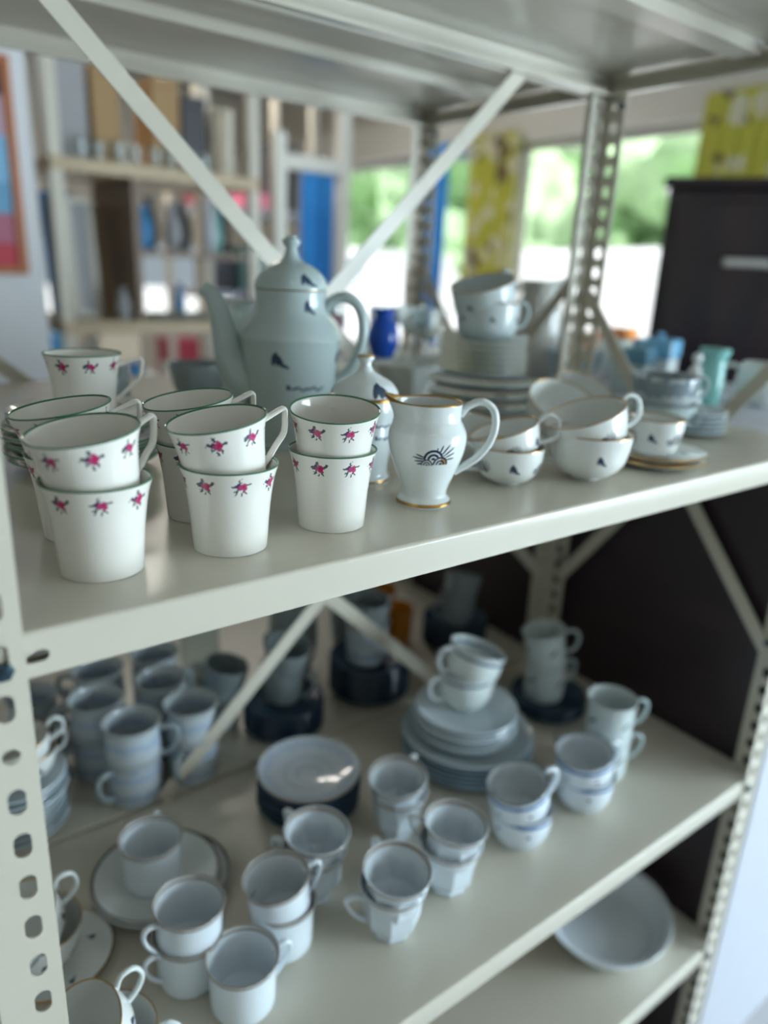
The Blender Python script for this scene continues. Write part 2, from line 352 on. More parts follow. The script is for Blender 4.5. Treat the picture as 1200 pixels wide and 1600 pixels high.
def teacup(kind, H, R, foot, off, f=True, hout=None):
    o = [(foot, .0006), (foot*1.08, .0035), (foot*1.10+(R-foot)*.35, H*.13), (R*.86, H*.36), (R*.955, H*.66), (R, H)]
    KIND[kind] = [('body', lathemesh(kind+'_body', cupprof(o, .0014, .0035, 6), tcup_mat(kind+'_glaze', H, R, off, f), 80), None),
                  ('handle', ear(R*.975, H*.86, R*.86, H*.34, hout or R+.021, .004, .0024, M_BPLAIN), None)]
teacup('mocha_cup', .040, .037, .0145, .30)
teacup('mocha_cup_plain', .040, .037, .0145, .1, False)
teacup('tea_cup', .051, .045, .0155, .30)
teacup('tea_cup_plain', .051, .045, .0155, .93, False)
teacup('saucer_cup', .045, .0325, .020, .45)
KIND['gold_saucer'] = lathemesh('gold_saucer', saucerprof(.0600, .0095), M_GSAUCER, 64)
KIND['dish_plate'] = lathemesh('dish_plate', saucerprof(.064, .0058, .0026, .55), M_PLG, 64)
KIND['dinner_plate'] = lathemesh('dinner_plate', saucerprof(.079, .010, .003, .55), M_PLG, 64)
stc = [(.036, .0006), (.039, .004), (.042, .012), (.0440, .030), (.0450, .048)]
KIND['straight_cup'] = [('body', lathemesh('straight_cup_body', cupprof(stc, .0018, .003), porcelain('straight_cup_glaze', (.62, .70, .71), .1, rows=(('sprig', .026, 6, .35),), rims=((.0472, .055, GOLD),), R=.045, outer=True), 64), None),
                        ('handle', ear(.0445, .042, .0425, .012, .066, .003, .0028, M_TPLAIN), None)]
# lower shelf kinds
esp = [(.0305, .0006), (.0325, .003), (.0345, .010), (.0350, .030), (.0352, .045), (.0362, .056), (.0385, .0655)]
KIND['espresso_cup'] = [('body', lathemesh('espresso_body', cupprof(esp, .0017, .003), M_ESP, 80), None),
                        ('handle', handle([(.0340, .0545), (.044, .0600), (.0515, .0580), (.0530, .0500), (.0485, .0370), (.0400, .0250), (.0345, .0195)], .0024, 1.5, 6, True, M_ESPIN), None)]
def octf(a, z):
    if z > .054: return 1
    k = min(1, (.054-z)/.008); s_ = PI/8
    f_ = math.cos(s_)/math.cos(((a+s_) % (2*s_))-s_)
    return 1 + (f_*1.035-1)*k
octp = [(.0225, .0006), (.0235, .0035), (.0225, .009), (.0290, .0165), (.0325, .022), (.0335, .040), (.0345, .052), (.0375, .060), (.0405, .0700)]
KIND['faceted_cup'] = [('body', lathemesh('faceted_body', cupprof(octp, .0020, .004, 5), M_OCT, 96, rf=octf, angle=18), None),
                       ('handle', handle([(.0365, .0590), (.048, .0620), (.0570, .0600), (.0580, .0560), (.0500, .0400), (.0400, .0280), (.0330, .0240)], .0024, 1.7, 4, True, M_ESPIN), None)]
bnd = [(.0270, .0006), (.0290, .004), (.0350, .011), (.0400, .023), (.0420, .038), (.0415, .050), (.0430, .0605)]
KIND['band_cup'] = [('body', lathemesh('band_body', cupprof(bnd, .0022, .003), M_BAND, 72), None),
                    ('handle', ear(.0405, .050, .0400, .018, .064, .002, .0033, M_ESPIN, 1.4), None)]
KIND['rim_cup'] = [('body', lathemesh('rim_body', cupprof(bnd, .0022, .003), M_BAND2, 72), None),
                   ('handle', ear(.0405, .050, .0400, .018, .064, .002, .0030, M_ESPIN, 1.4), None)]
mgp = [(.0320, .0006), (.0345, .004), (.0355, .015), (.0358, .045), (.0362, .062), (.0385, .0720)]
KIND['sprig_mug'] = [('body', lathemesh('sprig_mug_body', cupprof(mgp, .0024, .003), M_MUGS, 72), None),
                     ('handle', ear(.0355, .062, .0350, .026, .060, .001, .0032, M_TPLAIN, 1.2), None)]
stn = [(.0330, .0006), (.0360, .004), (.0375, .012), (.0380, .040), (.0368, .060), (.0378, .068), (.0405, .0760)]
KIND['stone_mug'] = [('body', lathemesh('stone_mug_body', cupprof(stn, .0032, .004), M_STONE, 72), None),
                     ('handle', ear(.0370, .060, .0370, .020, .062, .000, .0042, M_DGREY, 1.2), None)]
KIND['grey_cup'] = [('body', lathemesh('grey_cup_body', cupprof([(.026, .0006), (.029, .004), (.033, .02), (.036, .045), (.038, .068)], .0025, .003), M_DGREY, 56), None),
                    ('handle', ear(.0355, .055, .0335, .018, .058, .001, .0034, M_DGREY, 1.2), None)]
KIND['dark_plate_small'] = lathemesh('dark_plate_small', saucerprof(.068, .0110, .003, .55), M_PLD, 56)
KIND['dark_plate_big'] = lathemesh('dark_plate_big', saucerprof(.075, .0140, .003, .55), M_PLD, 56)
KIND['wash_plate'] = lathemesh('wash_plate', saucerprof(.0748, .0130, .003, .45), M_PLSTONE, 72)
KIND['side_plate'] = lathemesh('side_plate', saucerprof(.082, .0100, .003, .55), M_PLW, 72)
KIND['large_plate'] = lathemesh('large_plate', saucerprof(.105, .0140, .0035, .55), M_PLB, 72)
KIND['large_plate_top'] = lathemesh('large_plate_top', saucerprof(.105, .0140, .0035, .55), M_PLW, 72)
KIND['brown_saucer'] = lathemesh('brown_saucer', saucerprof(.0780, .0120, .0028, .45), M_ESAUC, 72)
KIND['left_plate'] = lathemesh('left_plate', saucerprof(.066, .0120, .003, .5), M_PLW, 56)

def place(kind, name, label, cat_, x, y, z, az=0, tilt=0, roll=0, group=None):
    """az, tilt, roll in degrees: the handle points to az; tilt lifts the handle side, roll tips sideways"""
    K = KIND[kind]
    if isinstance(K, list):
        o = thing(name, label, cat_, (x, y, z), 0, group)
        for pn, me, lb in K:
            c = obj(pn, me, o)
            if kind == 'teapot' and pn == 'lid': c.location = (0, 0, .179)
            if kind == 'sugar' and pn == 'lid': c.location = (0, 0, .0865)
            if lb: c['label'] = lb
    else:
        o = obj(name, K, None, (x, y, z)); tag(o, label, cat_, group)
    o.rotation_euler = (math.radians(roll), math.radians(-tilt), math.radians(az)); return o
def nested(kind, name, label, cat_, x, y, zlow, dz, az, tilt, group=None, back=0, roll=0):
    """a cup sitting tipped in the one below; 'back' shifts it along its handle direction"""
    a = math.radians(az)
    return place(kind, name, label, cat_, x+math.cos(a)*back, y+math.sin(a)*back, zlow+dz, az, tilt, roll, group)

# ------------------------------------------------------------------ the room
XW, YB, XL, ZF, ZC = 3.4, 6.2, -3.2, -1.27, 1.55
def solid(name, *a): return boxmesh(name, *a)
struct('floor', boxmesh('floor', M_FLOOR, XL-.1, XW+.1, -4.2, YB+.1, ZF-.05, ZF))
struct('ceiling', boxmesh('ceiling', M_CEIL, XL-.1, XW+.1, -4.2, YB+.1, ZC, ZC+.06))
bm = bmesh.new(); bx0, bx1, bz0, bz1 = 1.35, 3.30, -.45, .34
for c in ((XL-.1, bx0, ZF, ZC), (bx1, XW+.1, ZF, ZC), (bx0, bx1, ZF, bz0), (bx0, bx1, bz1, ZC)): box(bm, c[0], c[1], YB, YB+.1, c[2], c[3])
struct('wall_back', mk('wall_back', bm, M_WALL, smooth=False))
bm = bmesh.new()
for c in ((bx0, bx0+.04, bz0, bz1), (bx1-.04, bx1, bz0, bz1), (bx0, bx1, bz0, bz0+.04), (bx0, bx1, bz1-.04, bz1), (2.30, 2.36, bz0, bz1)): box(bm, c[0], c[1], YB+.03, YB+.08, c[2], c[3])
wfb = struct('window_7', mk('window_frame', bm, M_FRAMEW, smooth=False))
bm = bmesh.new(); box(bm, XL-.1, .55, -4.3, -4.2, ZF, ZC); struct('front_light_blocker', mk('front_light_blocker', bm, M_WALL, smooth=False))  # unseen wall added to block daylight left of the opening
struct('wall_left', boxmesh('wall_left', M_WALL, XL-.1, XL, -4.2, YB, ZF, ZC))
WIN = [(-3.6, -2.0), (-1.7, .1), (.35, 1.50), (1.62, 2.86), (3.02, 3.72), (3.80, 5.05)]
bm = bmesh.new(); zs, zt = -.42, .90
box(bm, XW, XW+.12, -4.2, YB, ZF, zs); box(bm, XW, XW+.12, -4.2, YB, zt, ZC)
prev = -4.2
for a, b in WIN: box(bm, XW, XW+.12, prev, a, zs, zt); prev = b
box(bm, XW, XW+.12, prev, YB, zs, zt)
struct('wall_right', mk('wall_right', bm, M_WALL, smooth=False))
for i, (a, b) in enumerate(WIN):
    bm = bmesh.new(); w = .035
    for c in ((a, a+w, zs, zt), (b-w, b, zs, zt), (a, b, zs, zs+w), (a, b, zt-w, zt)): box(bm, XW+.02, XW+.07, c[0], c[1], c[2], c[3])
    wf = struct('window_%d' % (i+1), mk('window_frame', bm, M_FRAMEW, smooth=False))
    gm = NT('window_pane_glass_%d' % i); gm.b.inputs['Transmission Weight'].default_value = 1; gm.b.inputs['Roughness'].default_value = 0; gm.b.inputs['IOR'].default_value = 1.02
    pane = obj('pane', boxmesh('pane', gm.mat, XW+.040, XW+.044, a+w, b-w, zs+w, zt-w), wf)
obj('pane', boxmesh('pane', gm.mat, bx0+.04, bx1-.04, YB+.052, YB+.056, bz0+.04, bz1-.04), wfb)
struct('trim_1', boxmesh('trim_header', M_FRAMEW, XW-.10, XW, -4.2, YB, zt+.0, zt+.22))
struct('baseboard_back', boxmesh('baseboard', M_FRAMEW, XL, XW, YB-.02, YB, ZF, ZF+.1))

# ------------------------------------------------------------------ shelving rack
X0, X1, D = .033, 1.125, .470
def stadium_cell(bm, o, u, v, nrm, w, h, cu, sw, sh, t, horiz=False):
    """one cell of a punched strip: a rectangle w x h with a slot at u = cu, v = h/2"""
    angs = sorted([2*PI*i/32 for i in range(32)] + [math.atan2(b, a) % (2*PI) for a in (-cu, w-cu) for b in (-h/2, h/2)])
    def slot(a):
        ca, sa = math.cos(a), math.sin(a); r = sw/2; L = (sh-sw)/2
        lo, hi = 0, .05
        for _ in range(22):
            mm = (lo+hi)/2; px, py = (ca*mm, sa*mm)
            q = abs(py)-L; d_ = math.hypot(px, max(q, 0))-r
            if d_ < 0: lo = mm
            else: hi = mm
        return lo*ca, lo*sa
    inn = []; out = []
    for a in angs:
        ca, sa = math.cos(a), math.sin(a)
        tx = ((w-cu)/ca if ca > 1e-9 else (-cu)/ca if ca < -1e-9 else 1e9); ty = ((h/2)/sa if sa > 1e-9 else (-h/2)/sa if sa < -1e-9 else 1e9)
        k = min(tx, ty); sx, sy = slot(a)
        out.append((cu+ca*k, h/2+sa*k)); inn.append((cu+sx, h/2+sy))
    def V(p, d_): return bm.verts.new(o + u*p[0] + v*p[1] + nrm*d_)
    A = [[V(p, 0) for p in inn], [V(p, 0) for p in out], [V(p, t) for p in inn], [V(p, t) for p in out]]
    n = len(angs)
    for i in range(n):
        j = (i+1) % n
        bm.faces.new((A[0][i], A[0][j], A[1][j], A[1][i])); bm.faces.new((A[2][i], A[3][i], A[3][j], A[2][j]))
        bm.faces.new((A[0][i], A[2][i], A[2][j], A[0][j]))
def post_mesh(cx, cy, sx, sy, slotw=.0104, cu=.026):
    """L post: corner at (cx, cy); flanges run sx in X and sy in Y (signed)"""
    bm = bmesh.new(); t = .0015; Wf = .040; pitch = .0325; z = ZF+.007
    ux = Vector((1 if sx > 0 else -1, 0, 0)); uy = Vector((0, 1 if sy > 0 else -1, 0)); zz = Vector((0, 0, 1))
    nrow = int(2.42/pitch)
    for i in range(nrow):
        zb = z + i*pitch
        big = (i % 17) != 2
        sh = .0185 if big else .0105
        stadium_cell(bm, Vector((cx, cy, zb)), ux, zz, uy, Wf, pitch, cu, slotw, sh, t)
        stadium_cell(bm, Vector((cx, cy, zb)), uy, zz, ux, Wf, pitch, cu, slotw, sh, t)
    for (u, nn) in ((ux, uy), (uy, ux)):     # closed free edges
        a = Vector((cx, cy, z))+u*Wf; H_ = nrow*pitch
        vs = [bm.verts.new(a+nn*d_+zz*hh) for d_, hh in ((0, 0), (t, 0), (t, H_), (0, H_))]; bm.faces.new(vs)
    return mk('post', bm, M_RACK, smooth=False)
def shelf_mesh(x0, x1, y0, y1, zt_, slot=False):
    bm = bmesh.new(); lip = .0305; r = .0035; t = .0012
    def prof(ya, sgn):
        P = [(ya+sgn*.020, zt_)]
        for k in range(6):
            a = PI/2*k/5; P.append((ya+sgn*(r-r*math.sin(a)), zt_-r+r*math.cos(a)))
        P += [(ya, zt_-lip+.002), (ya+sgn*.0006, zt_-lip+.0006), (ya+sgn*.002, zt_-lip), (ya+sgn*.014, zt_-lip), (ya+sgn*.014, zt_-lip+.007)]
        return P
    def ext(P, xa, xb, along='x', skip=None):
        for (a, b) in zip(P, P[1:]):
            if skip and abs(a[1]-b[1]) > .02: continue
            q = [(xa, a), (xb, a), (xb, b), (xa, b)]
            vs = [bm.verts.new((e, c[0], c[1]) if along == 'x' else (c[0], e, c[1])) for e, c in q]; bm.faces.new(vs)
    if slot:
        ext(prof(y0, 1), x0, .066); ext(prof(y0, 1), .092, x1); ext(prof(y0, 1), .066, .092, skip=True)
        hh = lip-.002-r
        # slot lying on its side in the lip
        stadium_cell(bm, Vector((.066, y0, zt_-r)), Vector((0, 0, -1)), Vector((1, 0, 0)), Vector((0, 1, 0)), hh, .026, hh*.52, .0075, .0150, .0004)
    else: ext(prof(y0, 1), x0, x1)
    ext(prof(y1, -1), x0, x1)
    yi0, yi1 = y0+.020, y1-.020
    vs = [bm.verts.new(c) for c in ((x0, yi0, zt_), (x1, yi0, zt_), (x1, yi1, zt_), (x0, yi1, zt_))]; bm.faces.new(vs)
    ext(prof(x0, 1)[6:], y0, y1, 'y'); ext(prof(x1, -1)[6:], y0, y1, 'y')
    # stiffener channel across the underside
    ym = y0+(y1-y0)*.46
    ext([(ym-.040, zt_-.0006), (ym-.022, zt_-.002), (ym-.020, zt_-.016), (ym+.020, zt_-.016), (ym+.022, zt_-.002), (ym+.040, zt_-.0006)], x0+.03, x1-.03)
    bmesh.ops.remove_doubles(bm, verts=bm.verts, dist=1e-5)
    me = mk('shelf', bm, M_RACK, smooth=True, angle=35); return me
def strip(p, q, w=.022, t=.0022):
    p, q = Vector(p), Vector(q); d_ = (q-p).normalized()
    nrm = Vector((0, 1, 0)) if abs(p.y-q.y) < 1e-6 else Vector((1, 0, 0)); s_ = d_.cross(nrm)*w/2
    bm = bmesh.new(); vs = [[bm.verts.new(e+sg*s_+nrm*k) for e, sg in ((p, -1), (p, 1), (q, 1), (q, -1))] for k in (0, t)]
    bm.faces.new(vs[0]); bm.faces.new(vs[1][::-1])
    for i in range(4): bm.faces.new((vs[0][i], vs[0][(i+1) % 4], vs[1][(i+1) % 4], vs[1][i]))
    return mk('brace', bm, M_RACK, smooth=False)
def bolt(x, y, z, axis, parent, r=.0062, big=False):
    bm = bmesh.new()
    prof_ = [(0, .0042), (.0030, .0041), (.0052, .0036), (r, .0016), (r, 0), (0, 0)]
    lathe(bm, prof_, 6 if not big else 16)
    lathe(bm, [(0, .0060), (.0032, .0058), (.0034, .003)], 12)
    o = obj('bolt', mk('bolt', bm, M_BOLT, angle=25), parent, (x, y, z))
    o.rotation_euler = {'-y': (PI/2, 0, 0), '-x': (0, -PI/2, 0), 'x': (0, PI/2, 0)}[axis]
Z = [.5215, 0.0, -.5444, -.8966]
front = thing('shelving_rack', 'cream steel shelving rack with punched posts, nearest to the viewer', 'shelving rack')
for cx, sx in ((X0, 1), (X1, -1)):
    for cy, sy in ((0, 1), (D, -1)): obj('post', post_mesh(cx, cy, sx, sy) if cx == X0 else post_mesh(cx, cy, sx, sy, .014, .021), front)
for k, z in enumerate(Z): obj('shelf', shelf_mesh(X0+.0025, X1-.0025, .0025, D-.0025, z, slot=(k == 1)), front)
yb = D-.006
for a, b in (((.194, yb, .494), (1.095, yb, -.360)), ((.914, yb+.0025, .494), (.05, yb+.0025, -.350)), ((.840, yb, -.033), (.309, yb, -.5395)), ((.325, yb+.0025, -.033), (.86, yb+.0025, -.5395))):
    obj('brace', strip(a, b, .0225), front)
for a, b in (((X1-.005, D-.012, .18), (X1-.005, .014, -.352)), ((X1-.0075, .030, .200), (X1-.0075, D-.030, -.360))): obj('brace', strip(a, b), front)
for z in (-.0195, -.0195-.544): bolt(.0605, -.0002, z, '-y', front)
bolt(X1-.030, -.0002, -.5600, '-y', front); bolt(X1-.030, -.0002, -.9120, '-y', front)
for zz_ in (.476, -.32): bolt(X1-.0022, D-.030, zz_, '-x', front)
bolt(X1-.0022, .030, -.32, '-x', front)
rear = thing('shelving_rack', 'cream steel shelving rack standing back to back behind the nearest one', 'shelving rack')
Y0r, Y1r = D+.001, D+.466
for cx, sx in ((X0, 1), (X1, -1)):
    for cy, sy in ((Y0r, 1), (Y1r, -1)): obj('post', post_mesh(cx, cy, sx, sy, .014, .021), rear)
for z in Z: obj('shelf', shelf_mesh(X0+.0025, X1-.0025, Y0r+.0025, Y1r-.0025, z), rear)
for a, b in (((X0+.02, Y1r-.006, .19), (.66, Y1r-.006, -.32)), ((X1-.005, Y0r+.015, .215), (X1-.005, Y1r-.02, -.31)), ((X1-.0075, Y1r-.015, .215), (X1-.0075, Y0r+.02, -.31))): obj('brace', strip(a, b), rear)
bolt(X1-.0022, Y1r-.030, .476, '-x', rear)
ORD = ['lowest', 'second', 'third', 'fourth', 'fifth', 'sixth', 'seventh', 'eighth', 'ninth', 'tenth', 'eleventh']
def nth(i): return 'lowest' if i == 0 else ORD[i]+' from the bottom'
# ------------------------------------------------------------------ china on the main shelf
FC = 'cup'; G_LOW = None
# rose sprig cups (bone china, green rim)
place('floral_cup', 'china_cup', 'upright rose-sprig china cup with green rim, nearest the left front post on the shelf', FC, .142, .077, 0, 60)
nested('floral_cup', 'china_cup', 'tipped rose-sprig cup sitting in the foremost left cup, its mouth facing the viewer', FC, .1436, .0772, 0, .0345, 18, 8)
place('floral_cup', 'china_cup', 'rose-sprig cup almost hidden behind the foremost left stack, carrying a tipped cup', FC, .151, .157, 0, 80)
nested('floral_cup', 'china_cup', 'tipped rose-sprig cup behind the foremost left stack, angular handle pointing right', FC, .1525, .1565, 0, .0345, -12, 8.5)
place('floral_cup', 'china_cup', 'upright rose-sprig cup standing on top of the stack of green-edged saucers', FC, .216, .352, .0495, -22)
place('floral_cup', 'china_cup', 'rose-sprig cup under a tipped cup, behind the middle front stack', FC, .250, .154, 0, 70)
nested('floral_cup', 'china_cup', 'tipped rose-sprig cup behind the middle front stack, in front of the teapot spout', FC, .2515, .154, 0, .0345, -6, 8.5)
place('floral_cup', 'china_cup', 'upright rose-sprig cup at the bottom of the middle front stack', FC, .238, .073, 0, 62)
nested('floral_cup', 'china_cup', 'tipped rose-sprig cup on the middle front stack, handle hanging over its right side', FC, .2398, .0735, 0, .0345, 0, 9.5)
place('floral_cup', 'china_cup', 'upright rose-sprig cup at the bottom of the stack beside the cream jug', FC, .334, .078, 0, 66)
nested('floral_cup', 'china_cup', 'rose-sprig cup sitting nearly level in the cup beside the cream jug', FC, .3352, .0790, 0, .0345, 60, 8)
sauc_lab = {0: 'green-edged saucer at the very bottom of the stack by the left post', 10: 'green-edged rose-sprig saucer on top of the stack, under the upright cup'}
for i in range(11):
    dx, dy = random.uniform(-.004, .004), random.uniform(-.004, .004)
    if i == 6: dx, dy = -.010, .004
    place('floral_saucer', 'china_saucer', sauc_lab.get(i, 'green-edged saucer, %s in the stack behind the left cups' % nth(i)), 'saucer', .209+dx, .346+dy, i*.0045, random.uniform(0, 360), 0, 0, 'green edged saucers in the stack behind the left cups')
place('teapot', 'teapot', 'tall pale grey-green teapot with gold line under its lid and navy sprigs', 'teapot', .452, .350, 0, -38)
place('sugar', 'sugar_bowl', 'lidded white sugar bowl with gold lines, half hidden behind the cream jug', 'sugar bowl', .437, .178, 0, -60)
place('creamer', 'cream_jug', 'small white cream jug with gold rim and navy fan motif, front middle of the shelf', 'jug', .4418, .0844, 0, -38)
place('mocha_cup', 'tea_cup', 'small upright tea cup with sprigs, right beside the cream jug', 'cup', .566, .097, 0, 150)
nested('mocha_cup', 'tea_cup', 'small tea cup tipped inside the one right of the cream jug, round handle at right', 'cup', .573, .098, 0, .0180, -34, 18)
place('mocha_cup_plain', 'tea_cup', 'small tea cup tipped towards the viewer behind the cream jug handle', 'cup', .592, .182, .004, -100, -18)
place('tea_cup_plain', 'tea_cup', 'large round tea cup with one navy sprig, under a sharply tipped one', 'cup', .660, .068, 0, 140)
nested('tea_cup', 'tea_cup', 'large tea cup tipped sharply in the cup below, grey inside showing', 'cup', .6680, .068, 0, .0235, -22, 20)
place('tea_cup_plain', 'tea_cup', 'large tea cup tipped towards the viewer in front of the plate stack', 'cup', .765, .212, .014, -110, -30)
place('tea_cup_plain', 'tea_cup', 'large tea cup lying tipped right of the plate stack, behind another', 'cup', .865, .262, .014, -95, -28)
for i in range(2): place('gold_saucer', 'tea_saucer', ['lower of two gold-line saucers near the shelf edge at right', 'upper gold-line saucer carrying the single upright cup at right'][i], 'saucer', .790+.004*i, .070+.002*i, i*.0060, 40*i)
place('saucer_cup', 'tea_cup', 'upright tea cup with gold rim standing on the two gold-line saucers', 'cup', .792, .074, .0095, 140)
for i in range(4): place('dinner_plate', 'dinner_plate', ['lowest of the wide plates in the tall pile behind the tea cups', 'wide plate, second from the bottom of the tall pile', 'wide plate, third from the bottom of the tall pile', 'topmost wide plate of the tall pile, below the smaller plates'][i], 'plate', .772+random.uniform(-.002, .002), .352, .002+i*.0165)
for i in range(7): place('dish_plate', 'side_plate', 'small plate, grey-green darkened for shade, %s of those topping the tall pile' % nth(i) if i < 6 else 'topmost small plate of the tall pile, carrying two straight cups', 'plate', .768+random.uniform(-.002, .002), .352, .0705+i*.0078, 0, 0, 0, 'small plates in the upper part of the tall pile')
place('straight_cup', 'straight_cup', 'straight-sided cup with navy sprigs standing on the tall pile of plates', 'cup', .772, .352, .1215, -15)
nested('straight_cup', 'straight_cup', 'straight-sided cup tipped on top of the one on the tall plate pile', 'cup', .773, .356, .1215, .028, 10, 18)
KIND['small_saucer'] = lathemesh('small_saucer', saucerprof(.045, .008, .0025, .5), M_PLW, 48)
for i in range(5): place('small_saucer', 'small_saucer', 'small pale saucer, %s in the short stack at right' % nth(i), 'saucer', 1.005, .150, i*.0065, 0, 0, 0, 'short stack of small pale saucers')
M_PATT = porcelain('mottled_grey_glaze', (.45, .50, .52), .15, bands=((.018, .040, (.20, .25, .28), .03),))
flar = [(.020, .0006), (.022, .004), (.034, .020), (.044, .036), (.047, .045)]
KIND['flared_bowl'] = [('body', lathemesh('flared_bowl_body', cupprof(flar, .002, .003), M_TPLAIN, 56), None), ('handle', ear(.044, .038, .030, .014, .062, .003, .0025, M_TPLAIN), None)]
KIND['mottled_bowl'] = [('body', lathemesh('mottled_bowl_body', cupprof([(.028, .0006), (.036, .004), (.042, .018), (.046, .042)], .002, .003), M_PATT, 56), None), ('handle', ear(.044, .036, .038, .012, .062, .003, .0025, M_TPLAIN), None)]
place('flared_bowl', 'tea_cup', 'plain flared cup near the right end of the shelf, mottled cup on top', 'cup', .925, .155, .005, -30)
nested('mottled_bowl', 'tea_cup', 'mottled grey cup standing on a plain flared cup near the right shelf end', 'cup', .925, .155, .005, .040, -30, 0)

# ------------------------------------------------------------------ china on the lower shelf
z = Z[2]
def pair(kind, name, lo, up, x, y, dz, a0, a1, tilt, zb=0, sc=1.0, ts=0, cat_='cup'):
    a = place(kind, name, lo, cat_, x, y, z+zb, a0); b = nested(kind, name, up, cat_, x, y, z+zb, dz, a1, tilt)
    for o in (a, b): o.scale = (sc, sc, sc)
place('espresso_cup', 'coffee_cup', 'single grey-banded cup nearest the viewer on the lower shelf', 'cup', .2645, .1200, z, -8)
pair('espresso_cup', 'coffee_cup', 'lower cup of the pair with both handles to the left, beside the nearest cup', 'upper cup of the pair with both handles to the left, beside the nearest cup', .2315, .1820, .037, 190, 188, 2)
for i in range(3): place('brown_saucer', 'coffee_saucer', ['bottom brown-line saucer, sticking out to the right under the single cup', 'middle brown-line saucer under the single cup with its handle behind', 'top brown-line saucer carrying the single cup with its handle behind'][i], 'saucer', .246+(.014 if i == 0 else 0), .3180, z+i*.0065, 50*i)
place('espresso_cup', 'coffee_cup', 'cup standing alone on the brown-line saucers, lower shelf left', 'cup', .2420, .3190, z+.0162, 62)
pair('espresso_cup', 'coffee_cup', 'lower grey-banded cup under a tipped one, left of the faceted cups', 'grey-banded cup tipped to the left in the cup below, handle to the right', .336, .161, .0355, 60, -10, 8)
place('gold_saucer', 'tea_saucer', 'saucer with a navy motif behind the left post, on the lower shelf', 'saucer', .118, .283, z, 70)
pair('tea_cup', 'tea_cup', 'tea cup on the saucer behind the left post, lower of two', 'tea cup tipped left behind the left post, loop handle rising at right', .104, .290, .026, 60, 10, 26, .004)
pair('tea_cup', 'tea_cup', 'tea cup in the near left corner of the lower shelf, under a tipped one', 'tea cup tipped far to the left in the near left corner of the lower shelf', .128, .128, .034, -25, 12, 34)
pair('faceted_cup', 'faceted_cup', 'eight-sided footed cup, lower of the foremost faceted pair, handle to the left', 'upper cup of the foremost faceted pair, handle to the back', .452, .104, .0260, 163, 82, 6)
pair('faceted_cup', 'faceted_cup', 'lower faceted cup between the dark plate stack and the tipped grey-banded cup', 'upper faceted cup in front of the dark plate stack', .404, .203, .0290, 120, 100, 4)
pair('faceted_cup', 'faceted_cup', 'lower faceted cup of the pair right of the foremost faceted pair', 'upper faceted cup of the pair right of the foremost faceted pair', .553, .116, .0290, 80, 130, 4)
pair('faceted_cup', 'faceted_cup', 'lower faceted cup left of the wide plate pile', 'upper faceted cup left of the wide plate pile, handle to the right', .558, .229, .0270, 30, 28, 6)
pair('band_cup', 'blue_band_cup', 'lower blue-banded cup in front of the wide plate pile', 'blue-banded cup tipped left in front of the wide plate pile', .691, .122, .0385, 40, -12, 12)
pair('band_cup', 'blue_band_cup', 'lower blue-banded cup of the pair nearest the sprig mugs', 'upper blue-banded cup of the pair nearest the sprig mugs', .826, .119, .0340, 30, -14, 8)
pair('sprig_mug', 'sprig_mug', 'lower leaf-sprig mug at the right end of the lower shelf', 'upper leaf-sprig mug at the right end of the lower shelf', .915, .150, .062, -30, -28, 0, cat_='mug')
for i in range(8): place('dark_plate_big' if i < 7 else 'wash_plate', 'dessert_plate', 'plate painted in shade tone, %s of the stack under the ringed plate' % nth(i) if i < 7 else 'blue-grey ringed plate on top of the dark stack in the middle of the lower shelf', 'plate', .486+random.uniform(-.002, .002), .347, z+i*.0068, 0, 0, 0, None if i == 7 else 'plates in shade tone under the ringed plate')  # plates below the ringed one are coloured dark as stack shade
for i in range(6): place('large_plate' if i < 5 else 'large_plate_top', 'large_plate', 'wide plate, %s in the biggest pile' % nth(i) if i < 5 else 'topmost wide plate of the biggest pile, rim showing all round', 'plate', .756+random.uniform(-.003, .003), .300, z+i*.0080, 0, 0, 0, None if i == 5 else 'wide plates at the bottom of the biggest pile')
for i in range(6): place('side_plate', 'side_plate', 'smaller plate, %s of those on the biggest pile' % nth(i) if i < 5 else 'topmost smaller plate of the biggest pile, with two cups on it', 'plate', .750+random.uniform(-.003, .003), .303, z+.048+.003+i*.0068, 0, 0, 0, None if i == 5 else 'smaller plates in the biggest pile')
pair('rim_cup', 'blue_rim_cup', 'navy-rimmed cup standing on the biggest plate pile', 'navy-rimmed cup tipped to the right on the biggest plate pile, handle to the left', .760, .318, .0350, 170, 168, 17, .0885, 1.06)
stone = [(.285, .503, 200, -25), (.374, .503, 225, -20), (.262, .588, 200, 160), (.362, .590, 220, 20), (.290, .672, 150, 150), (.384, .675, 60, 60)]
slab = ['front left', 'front right', 'middle left', 'middle right', 'back left', 'back right']
for (x, y, a0, a1), w in zip(stone, slab):
    pair('stone_mug', 'stoneware_mug', 'lower blue-wash stoneware mug of the %s pair in the mug cluster' % w, 'upper blue-wash stoneware mug of the %s pair in the mug cluster' % w, x, y, .050, a0, a1, 0, cat_='mug')
pair('grey_cup', 'grey_cup', 'lower dark grey cup between the mug cluster and the dark plates', 'dark grey cup tipped in its pair between the mug cluster and the dark plates', .470, .612, .040, 40, 150, 12)
for i in range(7): place('dark_plate_small', 'dark_plate', 'dark plate, %s in the stack right of the mug cluster' % nth(i), 'plate', .552, .537, z+i*.0070, 0, 0, 0, 'dark plates under the grey cup, behind the diagonal brace')
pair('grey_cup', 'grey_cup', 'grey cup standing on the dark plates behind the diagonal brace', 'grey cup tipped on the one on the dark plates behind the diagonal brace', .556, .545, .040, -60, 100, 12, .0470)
for i in range(9): place('dark_plate_big', 'dark_plate', 'dark plate, %s in the taller dark stack' % nth(i), 'plate', .740, .548, z+i*.0074, 0, 0, 0, 'dark plates in the taller dark stack')
